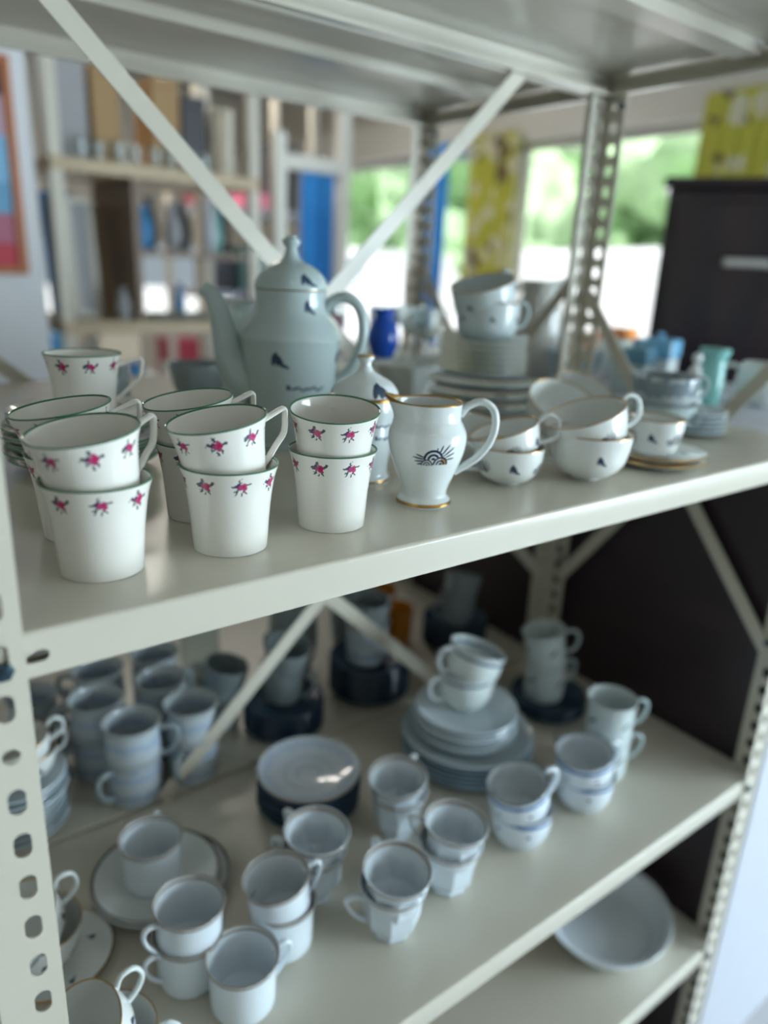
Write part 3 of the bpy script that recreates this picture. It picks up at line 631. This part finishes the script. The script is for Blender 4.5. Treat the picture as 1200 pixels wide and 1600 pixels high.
place('stone_mug', 'stoneware_mug', 'blue-grey mug standing on the taller dark stack', 'mug', .735, .552, z+.066, 30)
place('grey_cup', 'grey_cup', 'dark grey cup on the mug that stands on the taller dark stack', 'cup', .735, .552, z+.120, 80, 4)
for i in range(4): place('dark_plate_small', 'dark_plate', 'dark saucer, %s under the shaded sprig mugs' % nth(i), 'plate', .980, .322, z+i*.0070, 0, 0, 0, 'dark saucers by the back right post')
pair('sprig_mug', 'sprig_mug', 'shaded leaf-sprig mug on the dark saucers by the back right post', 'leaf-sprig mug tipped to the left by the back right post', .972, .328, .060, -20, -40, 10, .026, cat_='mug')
for i in range(8): place('dark_plate_small', 'dark_plate', 'dark plate, %s in the stack by the rear rack post' % nth(i), 'plate', 1.000, .600, z+i*.0070, 0, 0, 0, 'dark plates by the rear rack post')
pair('grey_cup', 'grey_cup', 'grey cup on the dark plates by the rear rack post', 'grey cup tipped on the dark plates by the rear rack post', .995, .590, .036, 170, 200, 16, .055)
for i in range(8): place('left_plate', 'bread_plate', 'pale plate, %s in the stack just right of the left post' % nth(i), 'plate', .132+random.uniform(-.003, .003), .532, z+i*.0100, 0, 0, 0, 'pale plates just right of the left post')
pair('mocha_cup_plain', 'tea_cup', 'small cup on the pale plates just right of the left post', 'small tipped cup on the pale plates just right of the left post', .150, .520, .020, 20, 10, 12, .0820)
place('grey_cup', 'grey_cup', 'grey mug behind the pale plates near the left post', 'mug', .185, .640, z, 10)
place('stone_mug', 'stoneware_mug', 'pale mug at the far left back of the lower shelf', 'mug', .200, .730, z, 10)
def glass(name, label, cat_, prof, x, y, zz, mat, stem=None, group=None, t=.0016, seg=40):
    me = lathemesh(name, cupprof(prof, t, .003, 4), mat, seg); o = obj(name, me, None, (x, y, zz)); return tag(o, label, cat_, group)
tum = [(.024, .0006), (.026, .004), (.029, .03), (.031, .075), (.033, .10)]
glass('amber_tumbler', 'amber glass tumbler behind the biggest plate pile on the lower shelf', 'glass', tum, .875, .640, z, M_AMBER)
glass('amber_tumbler', 'second amber tumbler, beside the grey mug behind the plates', 'glass', tum, .905, .735, z, M_AMBER)
glass('glass_jar', 'clear glass jar at the back of the lower shelf, right of the taller dark stack', 'jar', [(.035, .0006), (.038, .006), (.040, .04), (.036, .09), (.030, .12), (.032, .14)], .850, .760, z, M_GLASS)
glass('grey_vase', 'dark grey vase at the back of the lower shelf behind the brace crossing', 'vase', [(.03, .0006), (.034, .006), (.046, .05), (.044, .12), (.030, .18), (.034, .21)], .660, .690, z, M_DGREY)
glass('grey_vase', 'tall dark grey vase behind the taller dark stack', 'vase', [(.034, .0006), (.038, .006), (.046, .06), (.046, .14), (.036, .20), (.040, .24)], .800, .690, z, M_DGREY)
glass('glass_jar', 'clear jar at the back of the lower shelf behind the mug cluster', 'jar', [(.030, .0006), (.032, .006), (.036, .05), (.034, .1), (.030, .12)], .500, .760, z, M_GLASS)
# the big oval dish on the lowest shelf
dp = [(.075, .0006), (.080, .003), (.094, .018), (.104, .036), (.108, .046), (.116, .050)]
o = obj('serving_dish', lathemesh('serving_dish', cupprof(dp, .004, .003, 6), M_ESPIN, 80, scale=(1.06, .92)), None, (.972, .128, Z[3])); tag(o, 'large white oval serving dish on the lowest shelf, right end', 'dish'); o.rotation_euler = (0, 0, .25)

# ------------------------------------------------------------------ rear rack, upper level
glass('dark_bowl', 'dark bowl-shaped cup behind the teapot spout on the rear rack', 'cup', [(.018, .0006), (.022, .004), (.036, .025), (.043, .060)], .462, .640, 0, M_DGREY)
glass('glass_vase', 'clear glass vase behind the left side of the teapot', 'vase', [(.026, .0006), (.030, .006), (.036, .05), (.030, .10), (.034, .15)], .540, .660, 0, M_GLASS)
def lidjar(label, x, y, zz, r, h, mat, lidmat, name='lidded_jar'):
    o = thing(name, label, 'jar', (x, y, zz))
    obj('body', lathemesh('jar_body', cupprof([(r*.85, .0006), (r*.95, .005), (r, h*.3), (r, h*.8), (r*.88, h)], .002, .003, 4), mat, 40), o)
    obj('lid', lathemesh('jar_lid', [(0, h), (r*.93, h), (r*.95, h+.004), (r*.8, h+.010), (r*.3, h+.015), (r*.16, h+.018), (r*.22, h+.025), (0, h+.030)], lidmat, 40), o); return o
lidjar('small grey lidded jar whose knob shows just over the rearmost rose-sprig cup', .307, .600, 0, .036, .062, M_DGREY, M_DGREY)
def sauceboat(x, y, rz):
    o = thing('sauce_boat', 'white fluted sauce boat behind the sugar bowl on the rear rack', 'sauce boat', (x, y, 0), rz)
    bm = bmesh.new(); pr = cupprof([(.022, .0006), (.026, .006), (.036, .022), (.046, .042), (.052, .058)], .0022, .003, 5)
    lathe(bm, pr, 64, rf=lambda a, zz: 1+.035*math.cos(10*a)*min(1, zz/.03))
    for v in bm.verts:
        k = v.co.z/.058; v.co.x *= 1+.25*k
        if v.co.x > 0: v.co.z += .012*k*(v.co.x/.06)
    obj('body', mk('boat_body', bm, M_BPLAIN), o)
    obj('handle', ear(.045, .045, .030, .012, .075, .004, .003, M_BPLAIN), o).rotation_euler = (0, 0, PI); return o
sauceboat(.800, .545, -.3)
glass('blue_jar', 'cobalt blue glass jar between the sugar bowl and the left rear post', 'jar', [(.018, .0006), (.022, .005), (.030, .03), (.026, .06), (.018, .075), (.022, .09)], .868, .72, .045, M_BLUEG)
glass('glass_bowl', 'wide clear glass bowl under the cobalt blue jar on the rear rack', 'bowl', [(.028, .0006), (.034, .005), (.048, .022), (.056, .044)], .866, .72, 0, M_GLASS)
for i, (x, y) in enumerate(((.62, .78), (.70, .84), (.80, .80), (.93, .80), (.99, .74), (1.03, .83))):
    o = thing('wine_glass', 'clear stemmed glass on the rear rack, %s from the left' % (ORD[i] if i else 'first'), 'glass', (x, y, 0), 0, 'stemmed glasses at the back of the rear rack')
    obj('bowl', lathemesh('glass_bowl_part', [(0.0005, .072), (.010, .073), (.024, .085), (.031, .105), (.030, .135), (.0285, .135), (.0295, .106), (.0225, .087), (.009, .0755), (0, .075)], M_GLASS, 32), o)
    obj('stem', lathemesh('glass_stem', [(.0045, .006), (.0035, .03), (.004, .072)], M_GLASS, 16), o)
    obj('foot', lathemesh('glass_foot', [(0, 0), (.028, 0), (.029, .001), (.010, .004), (.0045, .007), (0, .007)], M_GLASS, 32), o)
M_MAUVE = porcelain('mauve_glaze', (.16, .05, .08), .15)
glass('mauve_bowl', 'dark mauve bowl behind the sauce boat on the rear rack', 'bowl', [(.022, .0006), (.028, .005), (.046, .024), (.054, .046)], .945, .655, 0, M_MAUVE)
glass('mauve_bowl', 'small dark mauve cup seen through the teapot handle', 'bowl', [(.020, .0006), (.024, .005), (.036, .06), (.038, .10)], .685, .655, .03, M_MAUVE)
glass('pink_bowl', 'shallow white bowl under the small mauve cup behind the teapot handle', 'bowl', [(.03, .0006), (.036, .005), (.050, .018), (.056, .030)], .685, .655, 0, M_BPLAIN)

# ------------------------------------------------------------------ cabinet beside the rack and what stands on it
cab = thing('sideboard', 'dark brown sideboard with white front, standing against the right end of the racks', 'sideboard', (1.14, 0, ZF))
obj('carcass', boxmesh('carcass', M_DARKWOOD, 0, .50, .02, .97, .0, 1.245, bev=.003), cab)
obj('front_panel', boxmesh('front_panel', M_WHITEPAINT, -.006, .50, -.001, .018, .0, 1.245, bev=.002), cab, label='white painted front panel')
obj('top', boxmesh('sideboard_top', M_WHITEPAINT, .006, .50, .02, .97, 1.2455, 1.266, bev=.002), cab, label='pale top board')
zt_ = 1.2662+ZF
M_SKY = porcelain('sky_blue_lid', (.20, .48, .72), .2); M_MINT = porcelain('mint_glaze', (.22, .50, .47), .2)
def blid(label, x, y, m1, m2, s=.036, h=.07):
    o = thing('tea_caddy', label, 'box', (x, y, zt_), .3)
    obj('body', boxmesh('caddy_body', m1, -s, s, -s, s, 0, h*.62, bev=.004), o); l = obj('lid', boxmesh('caddy_lid', m2, -s*1.08, s*1.08, -s*1.08, s*1.08, h*.62, h, bev=.006), o)
    obj('knob', lathemesh('caddy_knob', [(0, h), (.006, h), (.009, h+.009), (0, h+.014)], m2, 20), l); return o
blid('square caddy with slate-blue lid on the sideboard, behind the mottled cup', 1.285, .455, M_TPLAIN, porcelain('slate_blue', (.10, .25, .36), .2), .032, .090)
blid('square caddy with sky-blue lid on the sideboard', 1.385, .470, M_BPLAIN, M_SKY, .034, .100)
glass('mint_vase', 'slim mint green vase on the sideboard behind the small saucers', 'vase', [(.018, .0006), (.021, .005), (.023, .03), (.021, .075), (.025, .092), (.027, .100)], 1.300, .300, zt_, M_MINT)
def figurine(label, x, y, rz):
    o = thing('figurine', label, 'figurine', (x, y, zt_), rz)
    obj('base', lathemesh('figurine_base', [(0, 0), (.020, 0), (.021, .003), (.018, .008), (0, .008)], M_BPLAIN, 28), o)
    bm = bmesh.new(); lathe(bm, [(0, .008), (.017, .008), (.015, .025), (.009, .045), (.0085, .055), (.011, .062), (.008, .070), (.003, .074), (.0035, .077), (.0075, .081), (.0085, .087), (.006, .093), (0, .095)], 32)
    tube(bm, [(.008, 0, .065), (.016, .004, .055), (.012, .010, .045)], .003); tube(bm, [(-.008, 0, .065), (-.016, .004, .056), (-.012, .010, .046)], .003)
    obj('body', mk('figurine_body', bm, M_BPLAIN), o); return o
figurine('small white china figurine left of the mint green vase', 1.245, .300, 1.0)
figurine('small white china figurine behind the mint green vase', 1.40, .350, 2.0)
def whitepot(label, x, y, rz, r=.045, h=.075):
    o = thing('white_pot', label, 'pot', (x, y, zt_), rz)
    obj('body', lathemesh('pot_body', cupprof([(r*.7, .0006), (r*.8, .005), (r, h*.4), (r*.98, h*.75), (r*.85, h)], .003, .003, 5), M_BPLAIN, 48), o)
    obj('handle', ear(r*.9, h*.85, r*.97, h*.3, r+.028, .003, .0042, M_BPLAIN), o); return o
whitepot('white pot with loop handle at the far right of the sideboard', 1.400, .255, 2.2)
whitepot('white lidless pot on the sideboard behind the mottled cup', 1.420, .590, 1.2, .05, .085)
# tall pitcher and bowl near the post
M_RIBBED = porcelain('ribbed_cream_glaze', (.60, .60, .55), .14)
o = thing('tall_pitcher', 'tall ribbed cream pitcher on the sideboard, left of the punched middle post', 'pitcher', (1.262, .690, zt_), 2.0)
bm = bmesh.new(); lathe(bm, cupprof([(.040, .0006), (.044, .005), (.050, .03), (.052, .08), (.046, .14), (.040, .175), (.044, .20)], .003, .004, 5), 72, rf=lambda a, zz: 1+.018*math.cos(18*a)*(1 if zz < .165 else 0))
for v in bm.verts:
    if v.co.z > .17: k = (v.co.z-.17)/.03; w = max(0, math.cos(math.atan2(v.co.y, -v.co.x)))**6; v.co.x -= .016*w*k; v.co.z += .012*w*k
obj('body', mk('pitcher_body', bm, M_RIBBED), o); obj('handle', ear(.043, .180, .048, .07, .088, .004, .0060, M_RIBBED), o)
glass('blue_grey_bowl', 'blue-grey bowl on the sideboard at the foot of the ribbed pitcher', 'bowl', [(.028, .0006), (.034, .006), (.050, .035), (.058, .070)], 1.232, .560, zt_, porcelain('blue_grey', (.35, .45, .52), .15))
# tall dark cabinet behind
k = thing('dark_cabinet', 'tall dark polished wooden cabinet in front of the right windows', 'cabinet', (2.34, 1.14, ZF-.03), math.radians(-59))
obj('carcass', boxmesh('cabinet_carcass', M_DARKGLOSS, 0, 1.1, 0, .42, .03, 1.795, bev=.008), k)
obj('cornice', boxmesh('cornice', M_DARKGLOSS, -.018, 1.118, -.018, .43, 1.795, 1.83, bev=.008), k)
for i in range(2):
    d_ = obj('door', boxmesh('cabinet_door', M_DARKGLOSS, .03+.53*i, .535+.53*i, -.020, -.001, .75, 1.76, bev=.006), k)
    obj('handle', boxmesh('cabinet_handle', M_STEEL, .20+.53*i, .34+.53*i, -.038, -.021, 1.56, 1.585, bev=.004), d_)
    d_ = obj('drawer', boxmesh('cabinet_drawer', M_DARKGLOSS, .03+.53*i, .535+.53*i, -.020, -.001, .50, .73, bev=.006), k)
    obj('handle', boxmesh('cabinet_handle', M_STEEL, .20+.53*i, .34+.53*i, -.038, -.021, .60, .625, bev=.004), d_)
# window-side table
M_TABLE = plain('table_laminate', (.78, .78, .78), .4)
t_ = thing('display_table', 'white display table by the right windows', 'table', (1.95, 1.64, ZF))
obj('tabletop', boxmesh('tabletop', M_TABLE, -.28, .28, -.66, .66, 1.13, 1.16, bev=.004), t_)
for sx in (-.25, .25):
    for sy in (-.63, .63): obj('leg', boxmesh('table_leg', M_TABLE, sx-.02, sx+.02, sy-.02, sy+.02, 0, 1.13, bev=.003), t_)
zt2 = 1.16+ZF
M_ORANGE = plain('orange_card', (.85, .30, .06), .5); M_MAG = plain('magenta_cover', (.50, .02, .12), .4); M_PEACH = plain('peach_card', (.9, .62, .42), .5)
def single(name, me, loc, label, cat_, group=None, rz=0):
    o = obj(name, me, None, loc); o.rotation_euler = (0, 0, rz); return tag(o, label, cat_, group)
def carton(name, label, loc, sx, sy, h, m1, m2, rz=0):
    o = thing(name, label, 'box', loc, rz); obj('body', boxmesh('carton_body', m1, -sx, sx, -sy, sy, 0, h, bev=.003), o); obj('lid', boxmesh('carton_lid', m2, -sx*1.03, sx*1.03, -sy*1.03, sy*1.03, h, h*1.12, bev=.003), o); return o
carton('orange_box', 'orange box on the white table by the windows', (2.09, 1.08, zt2), .045, .05, .150, M_ORANGE, M_ORANGE, .2)
carton('peach_box', 'peach coloured box left of the orange one on the window table', (2.06, 1.22, zt2), .05, .06, .13, M_PEACH, M_PEACH)
for i, (lb) in enumerate(('magenta book, lower of two on the near edge of the window table', 'magenta book, upper of two on the near edge of the window table')):
    o = thing('book', lb, 'book', (1.84, 1.08, zt2+.034*i), .15*i)
    obj('cover', boxmesh('book_cover', M_MAG, -.10, .10, -.075, .075, 0, .0335, bev=.002), o); obj('pages', boxmesh('book_pages', M_PEACH, -.095, .104, -.070, .070, .004, .0295), o, label='pale page block')
# ------------------------------------------------------------------ far side of the shop
cabw = thing('white_cabinet', 'tall white cabinet at the far left, a framed picture hanging on it', 'cabinet', (-.35, 2.55, ZF))
obj('body', boxmesh('white_cabinet_body', M_CABWHITE, 0, 1.07, 0, .5, 0, 2.45, bev=.004), cabw)
def painting():
    k = NT('abstract_print'); x, y, zz = k.xyz()
    w = k.m('ADD', zz, k.m('MULTIPLY', k.m('SUBTRACT', k.noise(9, 3), .5), .06))
    c = k.mix(k.m('GREATER_THAN', w, .10), (.62, .05, .08), (.50, .16, .24))
    c = k.mix(k.m('GREATER_THAN', w, .19), c, (.16, .42, .66)); c = k.mix(k.m('GREATER_THAN', w, .30), c, (.25, .55, .82))
    c = k.mix(k.m('GREATER_THAN', w, .44), c, (.60, .42, .52)); c = k.mix(k.m('GREATER_THAN', w, .56), c, (.03, .04, .08))
    k.put(k.b.inputs['Base Color'], c); k.b.inputs['Roughness'].default_value = .5; return k.mat
pic = thing('framed_picture', 'framed picture in pink and blue bands hanging on the white cabinet', 'picture', (.455, 2.548, .125))
bm = bmesh.new()
for c in ((-.30, -.272, 0, .68), (.182, .21, 0, .68), (-.272, .182, 0, .028), (-.272, .182, .652, .68)): box(bm, c[0], c[1], -.022, 0, c[2], c[3], bev=.003)
obj('frame', mk('picture_frame', bm, plain('orange_brown_frame', (.50, .16, .05), .4), smooth=False), pic, label='orange-brown wooden frame')
obj('print', boxmesh('print', painting(), -.274, .184, -.010, -.001, .026, .654), pic)
M_BEIGE = plain('beige_upright', (.66, .62, .53), .45)
M_CARDW = plain('brown_board', (.22, .15, .10), .5)
def far_rack(label, x0, x1, y0, y1, zs_, mat_board, ztop, thick=.035, post=.035):
    r = thing('wooden_shelving', label, 'shelving rack', (x0, y0, ZF))
    for x in (0, x1-x0-post):
        for y in (0, y1-y0-post): obj('post', boxmesh('far_post', M_BEIGE, x, x+post, y, y+post, 0, ztop-ZF, bev=.003), r)
    for zz in zs_: obj('shelf', boxmesh('far_shelf', mat_board, .0, x1-x0, -.004, y1-y0, zz-thick-ZF, zz-ZF, bev=.003), r)
    return r
pr_ = far_rack('far shelving rack with pine boards, seen left of the teapot', .755, 1.56, 2.50, 3.00, (.520, -.035, -.62, -1.12), M_PINE, 1.35, .045, .045)
obj('divider', boxmesh('divider', M_CARDW, .285, .31, .01, .49, 1.2352, 1.745), pr_)
obj('half_shelf', boxmesh('half_shelf', M_CARDW, .31, .805, .01, .49, 1.475, 1.498), pr_)
far_rack('far pale shelving rack behind the pine one, towards the back window', 1.62, 2.30, 3.25, 3.70, (.46, .05, -.45), M_WHITEPAINT, 1.35)
fr = thing('garment_stand', 'white upright metal stand standing left of the far windows', 'frame', (1.70, 2.62, ZF))
for a in ((0, .055, 0, .055, 0, 2.0), (.33, .385, 0, .055, 0, 2.45)): obj('post', boxmesh('frame_post', M_FRAMEW, *a, bev=.004), fr)
obj('crossbar', boxmesh('frame_bar', M_FRAMEW, .055, .33, 0, .055, 1.86, 1.92, bev=.004), fr)
def cloth(name, label, loc, w, h, mat, rz=0, folds=6, amp=.018):
    bm = bmesh.new(); n, mrow = 60, 14; V = []
    for j in range(mrow+1):
        row = []
        for i in range(n+1):
            u = i/n; row.append(bm.verts.new((w*(u-.5), amp*math.sin(2*PI*folds*u+.6*math.sin(3*j/mrow))*(.5+.5*j/mrow), -h*j/mrow)))
        V.append(row)
    for j in range(mrow):
        for i in range(n): bm.faces.new((V[j][i], V[j][i+1], V[j+1][i+1], V[j+1][i]))
    o = obj(name, mk(name, bm, mat, angle=180), None, loc); o.rotation_euler = (0, 0, rz)
    s_ = o.modifiers.new('thickness', 'SOLIDIFY'); s_.thickness = .004; return o
M_BLUECL = plain('bright_blue_cloth', (.04, .34, .88), .7)
def yellowcloth():
    k = NT('yellow_flower_cloth'); v = k.n('ShaderNodeTexVoronoi'); v.inputs['Scale'].default_value = 9; k.put(v.inputs['Vector'], k.co())
    n1 = k.noise(7, 2); c = k.mix(k.m('LESS_THAN', v.outputs['Distance'], .42), (.66, .66, .10), (.85, .83, .62))
    c = k.mix(k.m('GREATER_THAN', n1, .60), c, (.20, .13, .10)); k.put(k.b.inputs['Base Color'], c); k.b.inputs['Roughness'].default_value = .8; return k.mat
M_YEL = yellowcloth()
tag(cloth('blue_cloth', '', (2.02, 2.78, .62), .20, 1.5, M_BLUECL, 0, 3), 'bright blue cloth hanging beside the white upright frame', 'cloth')
tag(cloth('blue_curtain', '', (XW-.14, 3.385, .93), .21, 1.45, M_BLUECL, PI/2, 4), 'bright blue curtain between the far windows', 'curtain')
tag(cloth('patterned_curtain', '', (XW-.14, 2.915, .95), .38, 1.40, M_YEL, PI/2, 6), 'yellow patterned curtain hanging beside the blue one', 'curtain')
tag(cloth('patterned_curtain', '', (XW-.14, 1.32, .98), .64, .85, M_YEL, PI/2, 8), 'yellow patterned curtain above the dark cabinet', 'curtain')
# goods on the far racks
def fv(label, x, y, zz, r, h, mat, name='vase', cat_='vase'):
    glass(name, label, cat_, [(r*.6, .0006), (r*.7, .006), (r, h*.35), (r*.8, h*.65), (r*.45, h*.85), (r*.55, h)], x, y, zz, mat, t=.003, seg=28)
M_CARD = plain('brown_cardboard', (.42, .27, .13), .7); M_DK = plain('dark_goods', (.05, .05, .06), .5); M_GREY = plain('grey_goods', (.35, .35, .36), .5)
M_CREAMC = plain('cream_goods', (.70, .66, .56), .5); M_RED = plain('dull_red', (.38, .05, .09), .5); M_BLUE = plain('blue_goods', (.04, .25, .55), .4); M_PINK = plain('pink_goods', (.85, .25, .38), .5)
zs1, zs2, zs3 = .5205, -.0345, -.6195
for lb, x, sx, sy, h, m1 in (('brown cardboard box at the left end of the top pine shelf', 1.02, .05, .10, .30, M_CARD), ('grey box beside the brown one on the top pine shelf', .89, .06, .1, .36, M_GREY),
                             ('tan carton in the middle of the top pine shelf', 1.25, .055, .10, .30, M_CARD), ('dark box right of the tan carton on the top pine shelf', 1.37, .05, .09, .26, M_DK), ('cream box at the right end of the top pine shelf', 1.50, .045, .08, .24, M_CREAMC)):
    carton('carton', lb, (x, 2.78, zs1), sx, sy, h, m1, m1)
for i in range(8):
    glass('small_glass', 'small drinking glass on the top pine shelf, %s from the left' % (ORD[i] if i else 'first'), 'glass', [(.018, .0006), (.020, .004), (.024, .05), (.026, .07)], .88+.068*i, 2.56+.015*(i % 2), zs1, M_GLASS, group='small glasses on the top pine shelf', seg=20)
def pframe(label, x, y, zz, w, h, m1, rz=0, lean=.12):
    o = thing('picture_frame', label, 'picture frame', (x, y, zz+.003), rz); o.rotation_euler = (-lean, 0, rz)
    bm = bmesh.new(); b_ = .02
    for c in ((-w/2, -w/2+b_, 0, h), (w/2-b_, w/2, 0, h), (-w/2+b_, w/2-b_, 0, b_), (-w/2+b_, w/2-b_, h-b_, h)): box(bm, c[0], c[1], 0, .018, c[2], c[3])
    obj('frame', mk('pframe', bm, m1, smooth=False), o); obj('backing', boxmesh('backing', M_GREY, -w/2+b_, w/2-b_, .006, .016, b_, h-b_), o); return o
pframe('pale upright frame at the left end of the middle pine shelf', .90, 2.66, zs2, .10, .44, M_CREAMC)
pframe('dark blue upright frame behind the pale one on the middle pine shelf', .86, 2.80, zs2, .12, .46, M_BLUE)
pframe('brown wooden frame beside the divider of the middle pine shelf', .98, 2.80, zs2, .09, .42, M_CARD)
zs4 = .2285
fv('bright blue vase on the brown half shelf, leftmost', 1.11, 2.60, zs4, .030, .16, M_BLUE)
fv('dark vase right of the bright blue vase on the half shelf', 1.17, 2.70, zs4, .034, .20, M_DK)
fv('grey vase left of the middle of the half shelf', 1.235, 2.62, zs4, .032, .18, M_GREY)
fv('dark bulbous vase in the middle of the half shelf', 1.31, 2.72, zs4, .042, .19, M_DK)
fv('white vase right of the middle of the half shelf', 1.38, 2.60, zs4, .026, .21, M_WHITEPAINT)
fv('mint vase near the right end of the half shelf', 1.44, 2.66, zs4, .024, .19, M_MINT)
fv('dark vase at the right end of the half shelf', 1.50, 2.72, zs4, .026, .20, M_DK)
fv('small grey vase in front of the brown frame', 1.00, 2.56, zs2, .028, .12, M_GREY)
fv('slim blue-grey vase standing among the low glass dishes', 1.27, 2.66, zs2, .022, .14, M_BLUE)
for i in range(6): glass('tray_glass', 'low clear dish on the middle pine shelf, %s from the left' % (ORD[i] if i else 'first'), 'dish', [(.03, .0006), (.034, .004), (.046, .03)], 1.06+.085*i, 2.56, zs2, M_GLASS, group='low glass dishes on the middle pine shelf', seg=20)
for i, (x, m1, lb) in enumerate(((.92, M_DK, 'dark crock on the lower pine shelf, leftmost'), (1.08, M_BLUE, 'blue crock on the lower pine shelf'), (1.22, M_CREAMC, 'cream crock on the lower pine shelf'), (1.38, M_DK, 'dark crock on the lower pine shelf, rightmost'))):
    fv(lb, x, 2.70, zs3, .062, .40, m1, 'crock', 'crock')
for lb, x, h, m1, zz in (('dull red box on the upper shelf of the far pale rack', 1.75, .10, M_RED, .4605), ('pink box on the upper shelf of the far pale rack', 2.00, .07, M_PINK, .4605), ('dark box on the upper shelf of the far pale rack', 2.16, .30, M_DK, .4605),
                         ('dark carton on the middle shelf of the far pale rack', 1.80, .16, M_DK, .0505), ('green carton on the middle shelf of the far pale rack', 1.98, .20, M_MINT, .0505), ('pink ball-like box on the lowest shelf of the far pale rack', 2.05, .42, M_PINK, -.4495)):
    carton('carton', lb, (x, 3.45, zz), .075, .10, h, m1, m1)
# extra white stuff beyond the racks: a low table with boxes
t2 = thing('low_table', 'long low white table behind the racks', 'table', (1.55, 4.3, ZF))
obj('tabletop', boxmesh('tabletop', M_TABLE, -1.1, 1.3, -.3, .3, .70, .73, bev=.004), t2)
for sx in (-1.05, 1.25):
    for sy in (-.26, .26): obj('leg', boxmesh('table_leg', M_TABLE, sx-.02, sx+.02, sy-.02, sy+.02, 0, .70, bev=.003), t2)
for i, (x, m1, lb) in enumerate(((.75, M_GREY, 'grey carton on the long low table'), (1.10, M_BLUE, 'blue carton on the long low table'), (1.50, M_CREAMC, 'cream carton on the long low table'), (1.95, M_RED, 'dull red carton on the long low table'), (2.35, M_WHITEPAINT, 'white carton on the long low table'))):
    carton('carton', lb, (x, 4.3, ZF+.7302), .12, .14, .22+.04*(i % 3), m1, m1)
# ceiling lamps; the far one is added to brighten the back room
M_LAMP = plain('lamp_diffuser', (.9, .9, .85), .5, emit=(1, .95, .85), es=5)
for i, (x, y) in enumerate(((-.6, -1.5), (1.2, -1.7), (1.5, 3.4))):
    o = thing('ceiling_lamp', ['long ceiling lamp on the aisle side, left of the rack', 'long ceiling lamp on the aisle side, right of the rack', 'long ceiling lamp added over the far racks for bounce light'][i], 'ceiling lamp', (x, y, ZC))
    obj('housing', boxmesh('lamp_housing', M_FRAMEW, -.62, .62, -.07, .07, -.04, 0, bev=.004), o); obj('diffuser', boxmesh('lamp_tube', M_LAMP, -.60, .60, -.02, .02, -.055, -.0405), o)

# ------------------------------------------------------------------ outdoors
M_GRASS = plain('pale_gravel', (.62, .62, .60), .9, scale=3)
struct('ground', boxmesh('ground', M_GRASS, XW+.2, 40, -20, 40, ZF-.3, ZF-.12))
M_LEAF = plain('leaf_green', (.46, .66, .38), .7, scale=1.5, var=.35); M_BARK = plain('bark', (.15, .10, .07), .9)
def tree(x, y, s_, seed, label):
    o = thing('tree', label, 'tree', (x, y, ZF-.12)); rnd = random.Random(seed)
    bm = bmesh.new(); tube(bm, [(0, 0, 0), (.05, .02, s_*.5), (.0, .05, s_)], [.14, .11, .06]); obj('trunk', mk('trunk', bm, M_BARK), o)
    bm = bmesh.new()
    for i in range(9):
        c = Vector((rnd.uniform(-1, 1)*s_*.5, rnd.uniform(-1, 1)*s_*.6, s_*rnd.uniform(.35, 1.7)))
        r = s_*rnd.uniform(.38, .6); g = bmesh.ops.create_icosphere(bm, subdivisions=4, radius=r, matrix=Matrix.Translation(c))
        for v in g['verts']:
            d_ = (v.co-c).normalized(); v.co += d_*r*.28*noise.noise(v.co*3.5/s_*1.6+Vector((seed, 0, 0)))+d_*r*.12*noise.noise(v.co*9/s_)
    obj('crown', mk('crown', bm, M_LEAF), o)
for i, (x, y, s_, lb) in enumerate(((13.5, .8, 2.3, 'green tree outside, rightmost'), (13.8, 5.4, 2.5, 'green tree outside, second from the right'), (13.5, 10.0, 2.6, 'green tree outside, behind the white van right of the middle post'), (13.8, 14.8, 2.5, 'green tree outside, seen just left of the middle post'), (13.5, 19.6, 2.6, 'green tree outside, leftmost'))):
    tree(x, y, s_, i+1, lb)
M_VANW = plain('van_white', (.86, .87, .88), .3); M_VGLASS = plain('van_glass_sky', (.50, .55, .60), .1); M_TYRE = plain('tyre', (.02, .02, .02), .8)  # van glass lightened to stand in for reflected sky
def van(x, y, label, L=4.6, m1=None):
    m1 = m1 or M_VANW; o = thing('van', label, 'van', (x, y, ZF-.12))
    bm = bmesh.new(); pr = [(-L/2, .35), (-L/2, 1.0), (-L/2+.5, 1.15), (-L/2+1.1, 1.85), (L/2-.1, 1.95), (L/2, 1.8), (L/2, .35)]
    a = [bm.verts.new((-.85, q[0], q[1])) for q in pr]; b = [bm.verts.new((.85, q[0], q[1])) for q in pr]
    bm.faces.new(a); bm.faces.new(b[::-1])
    for i in range(len(pr)): j = (i+1) % len(pr); bm.faces.new((a[i], b[i], b[j], a[j]))
    bmesh.ops.bevel(bm, geom=list(bm.edges), offset=.06, segments=3, affect='EDGES'); obj('body', mk('van_body', bm, m1), o)
    obj('side_window', boxmesh('van_window', M_VGLASS, -.865, -.84, -L/2+1.15, -L/2+2.0, 1.2, 1.7, bev=.01), o)
    for yy in (-L/2+.9, L/2-.9):
        for xx in (-.80, .80):
            w = obj('wheel', lathemesh('wheel', [(0, -.1), (.20, -.1), (.32, -.09), (.34, 0), (.32, .09), (.20, .1), (0, .1)], M_TYRE, 32), o, (xx, yy, .34)); w.rotation_euler = (0, PI/2, 0)
    return o
van(8.0, 5.3, 'white van parked outside behind the middle post').rotation_euler = (0, 0, PI)
van(8.4, 11.2, 'white van parked outside beyond the left windows')
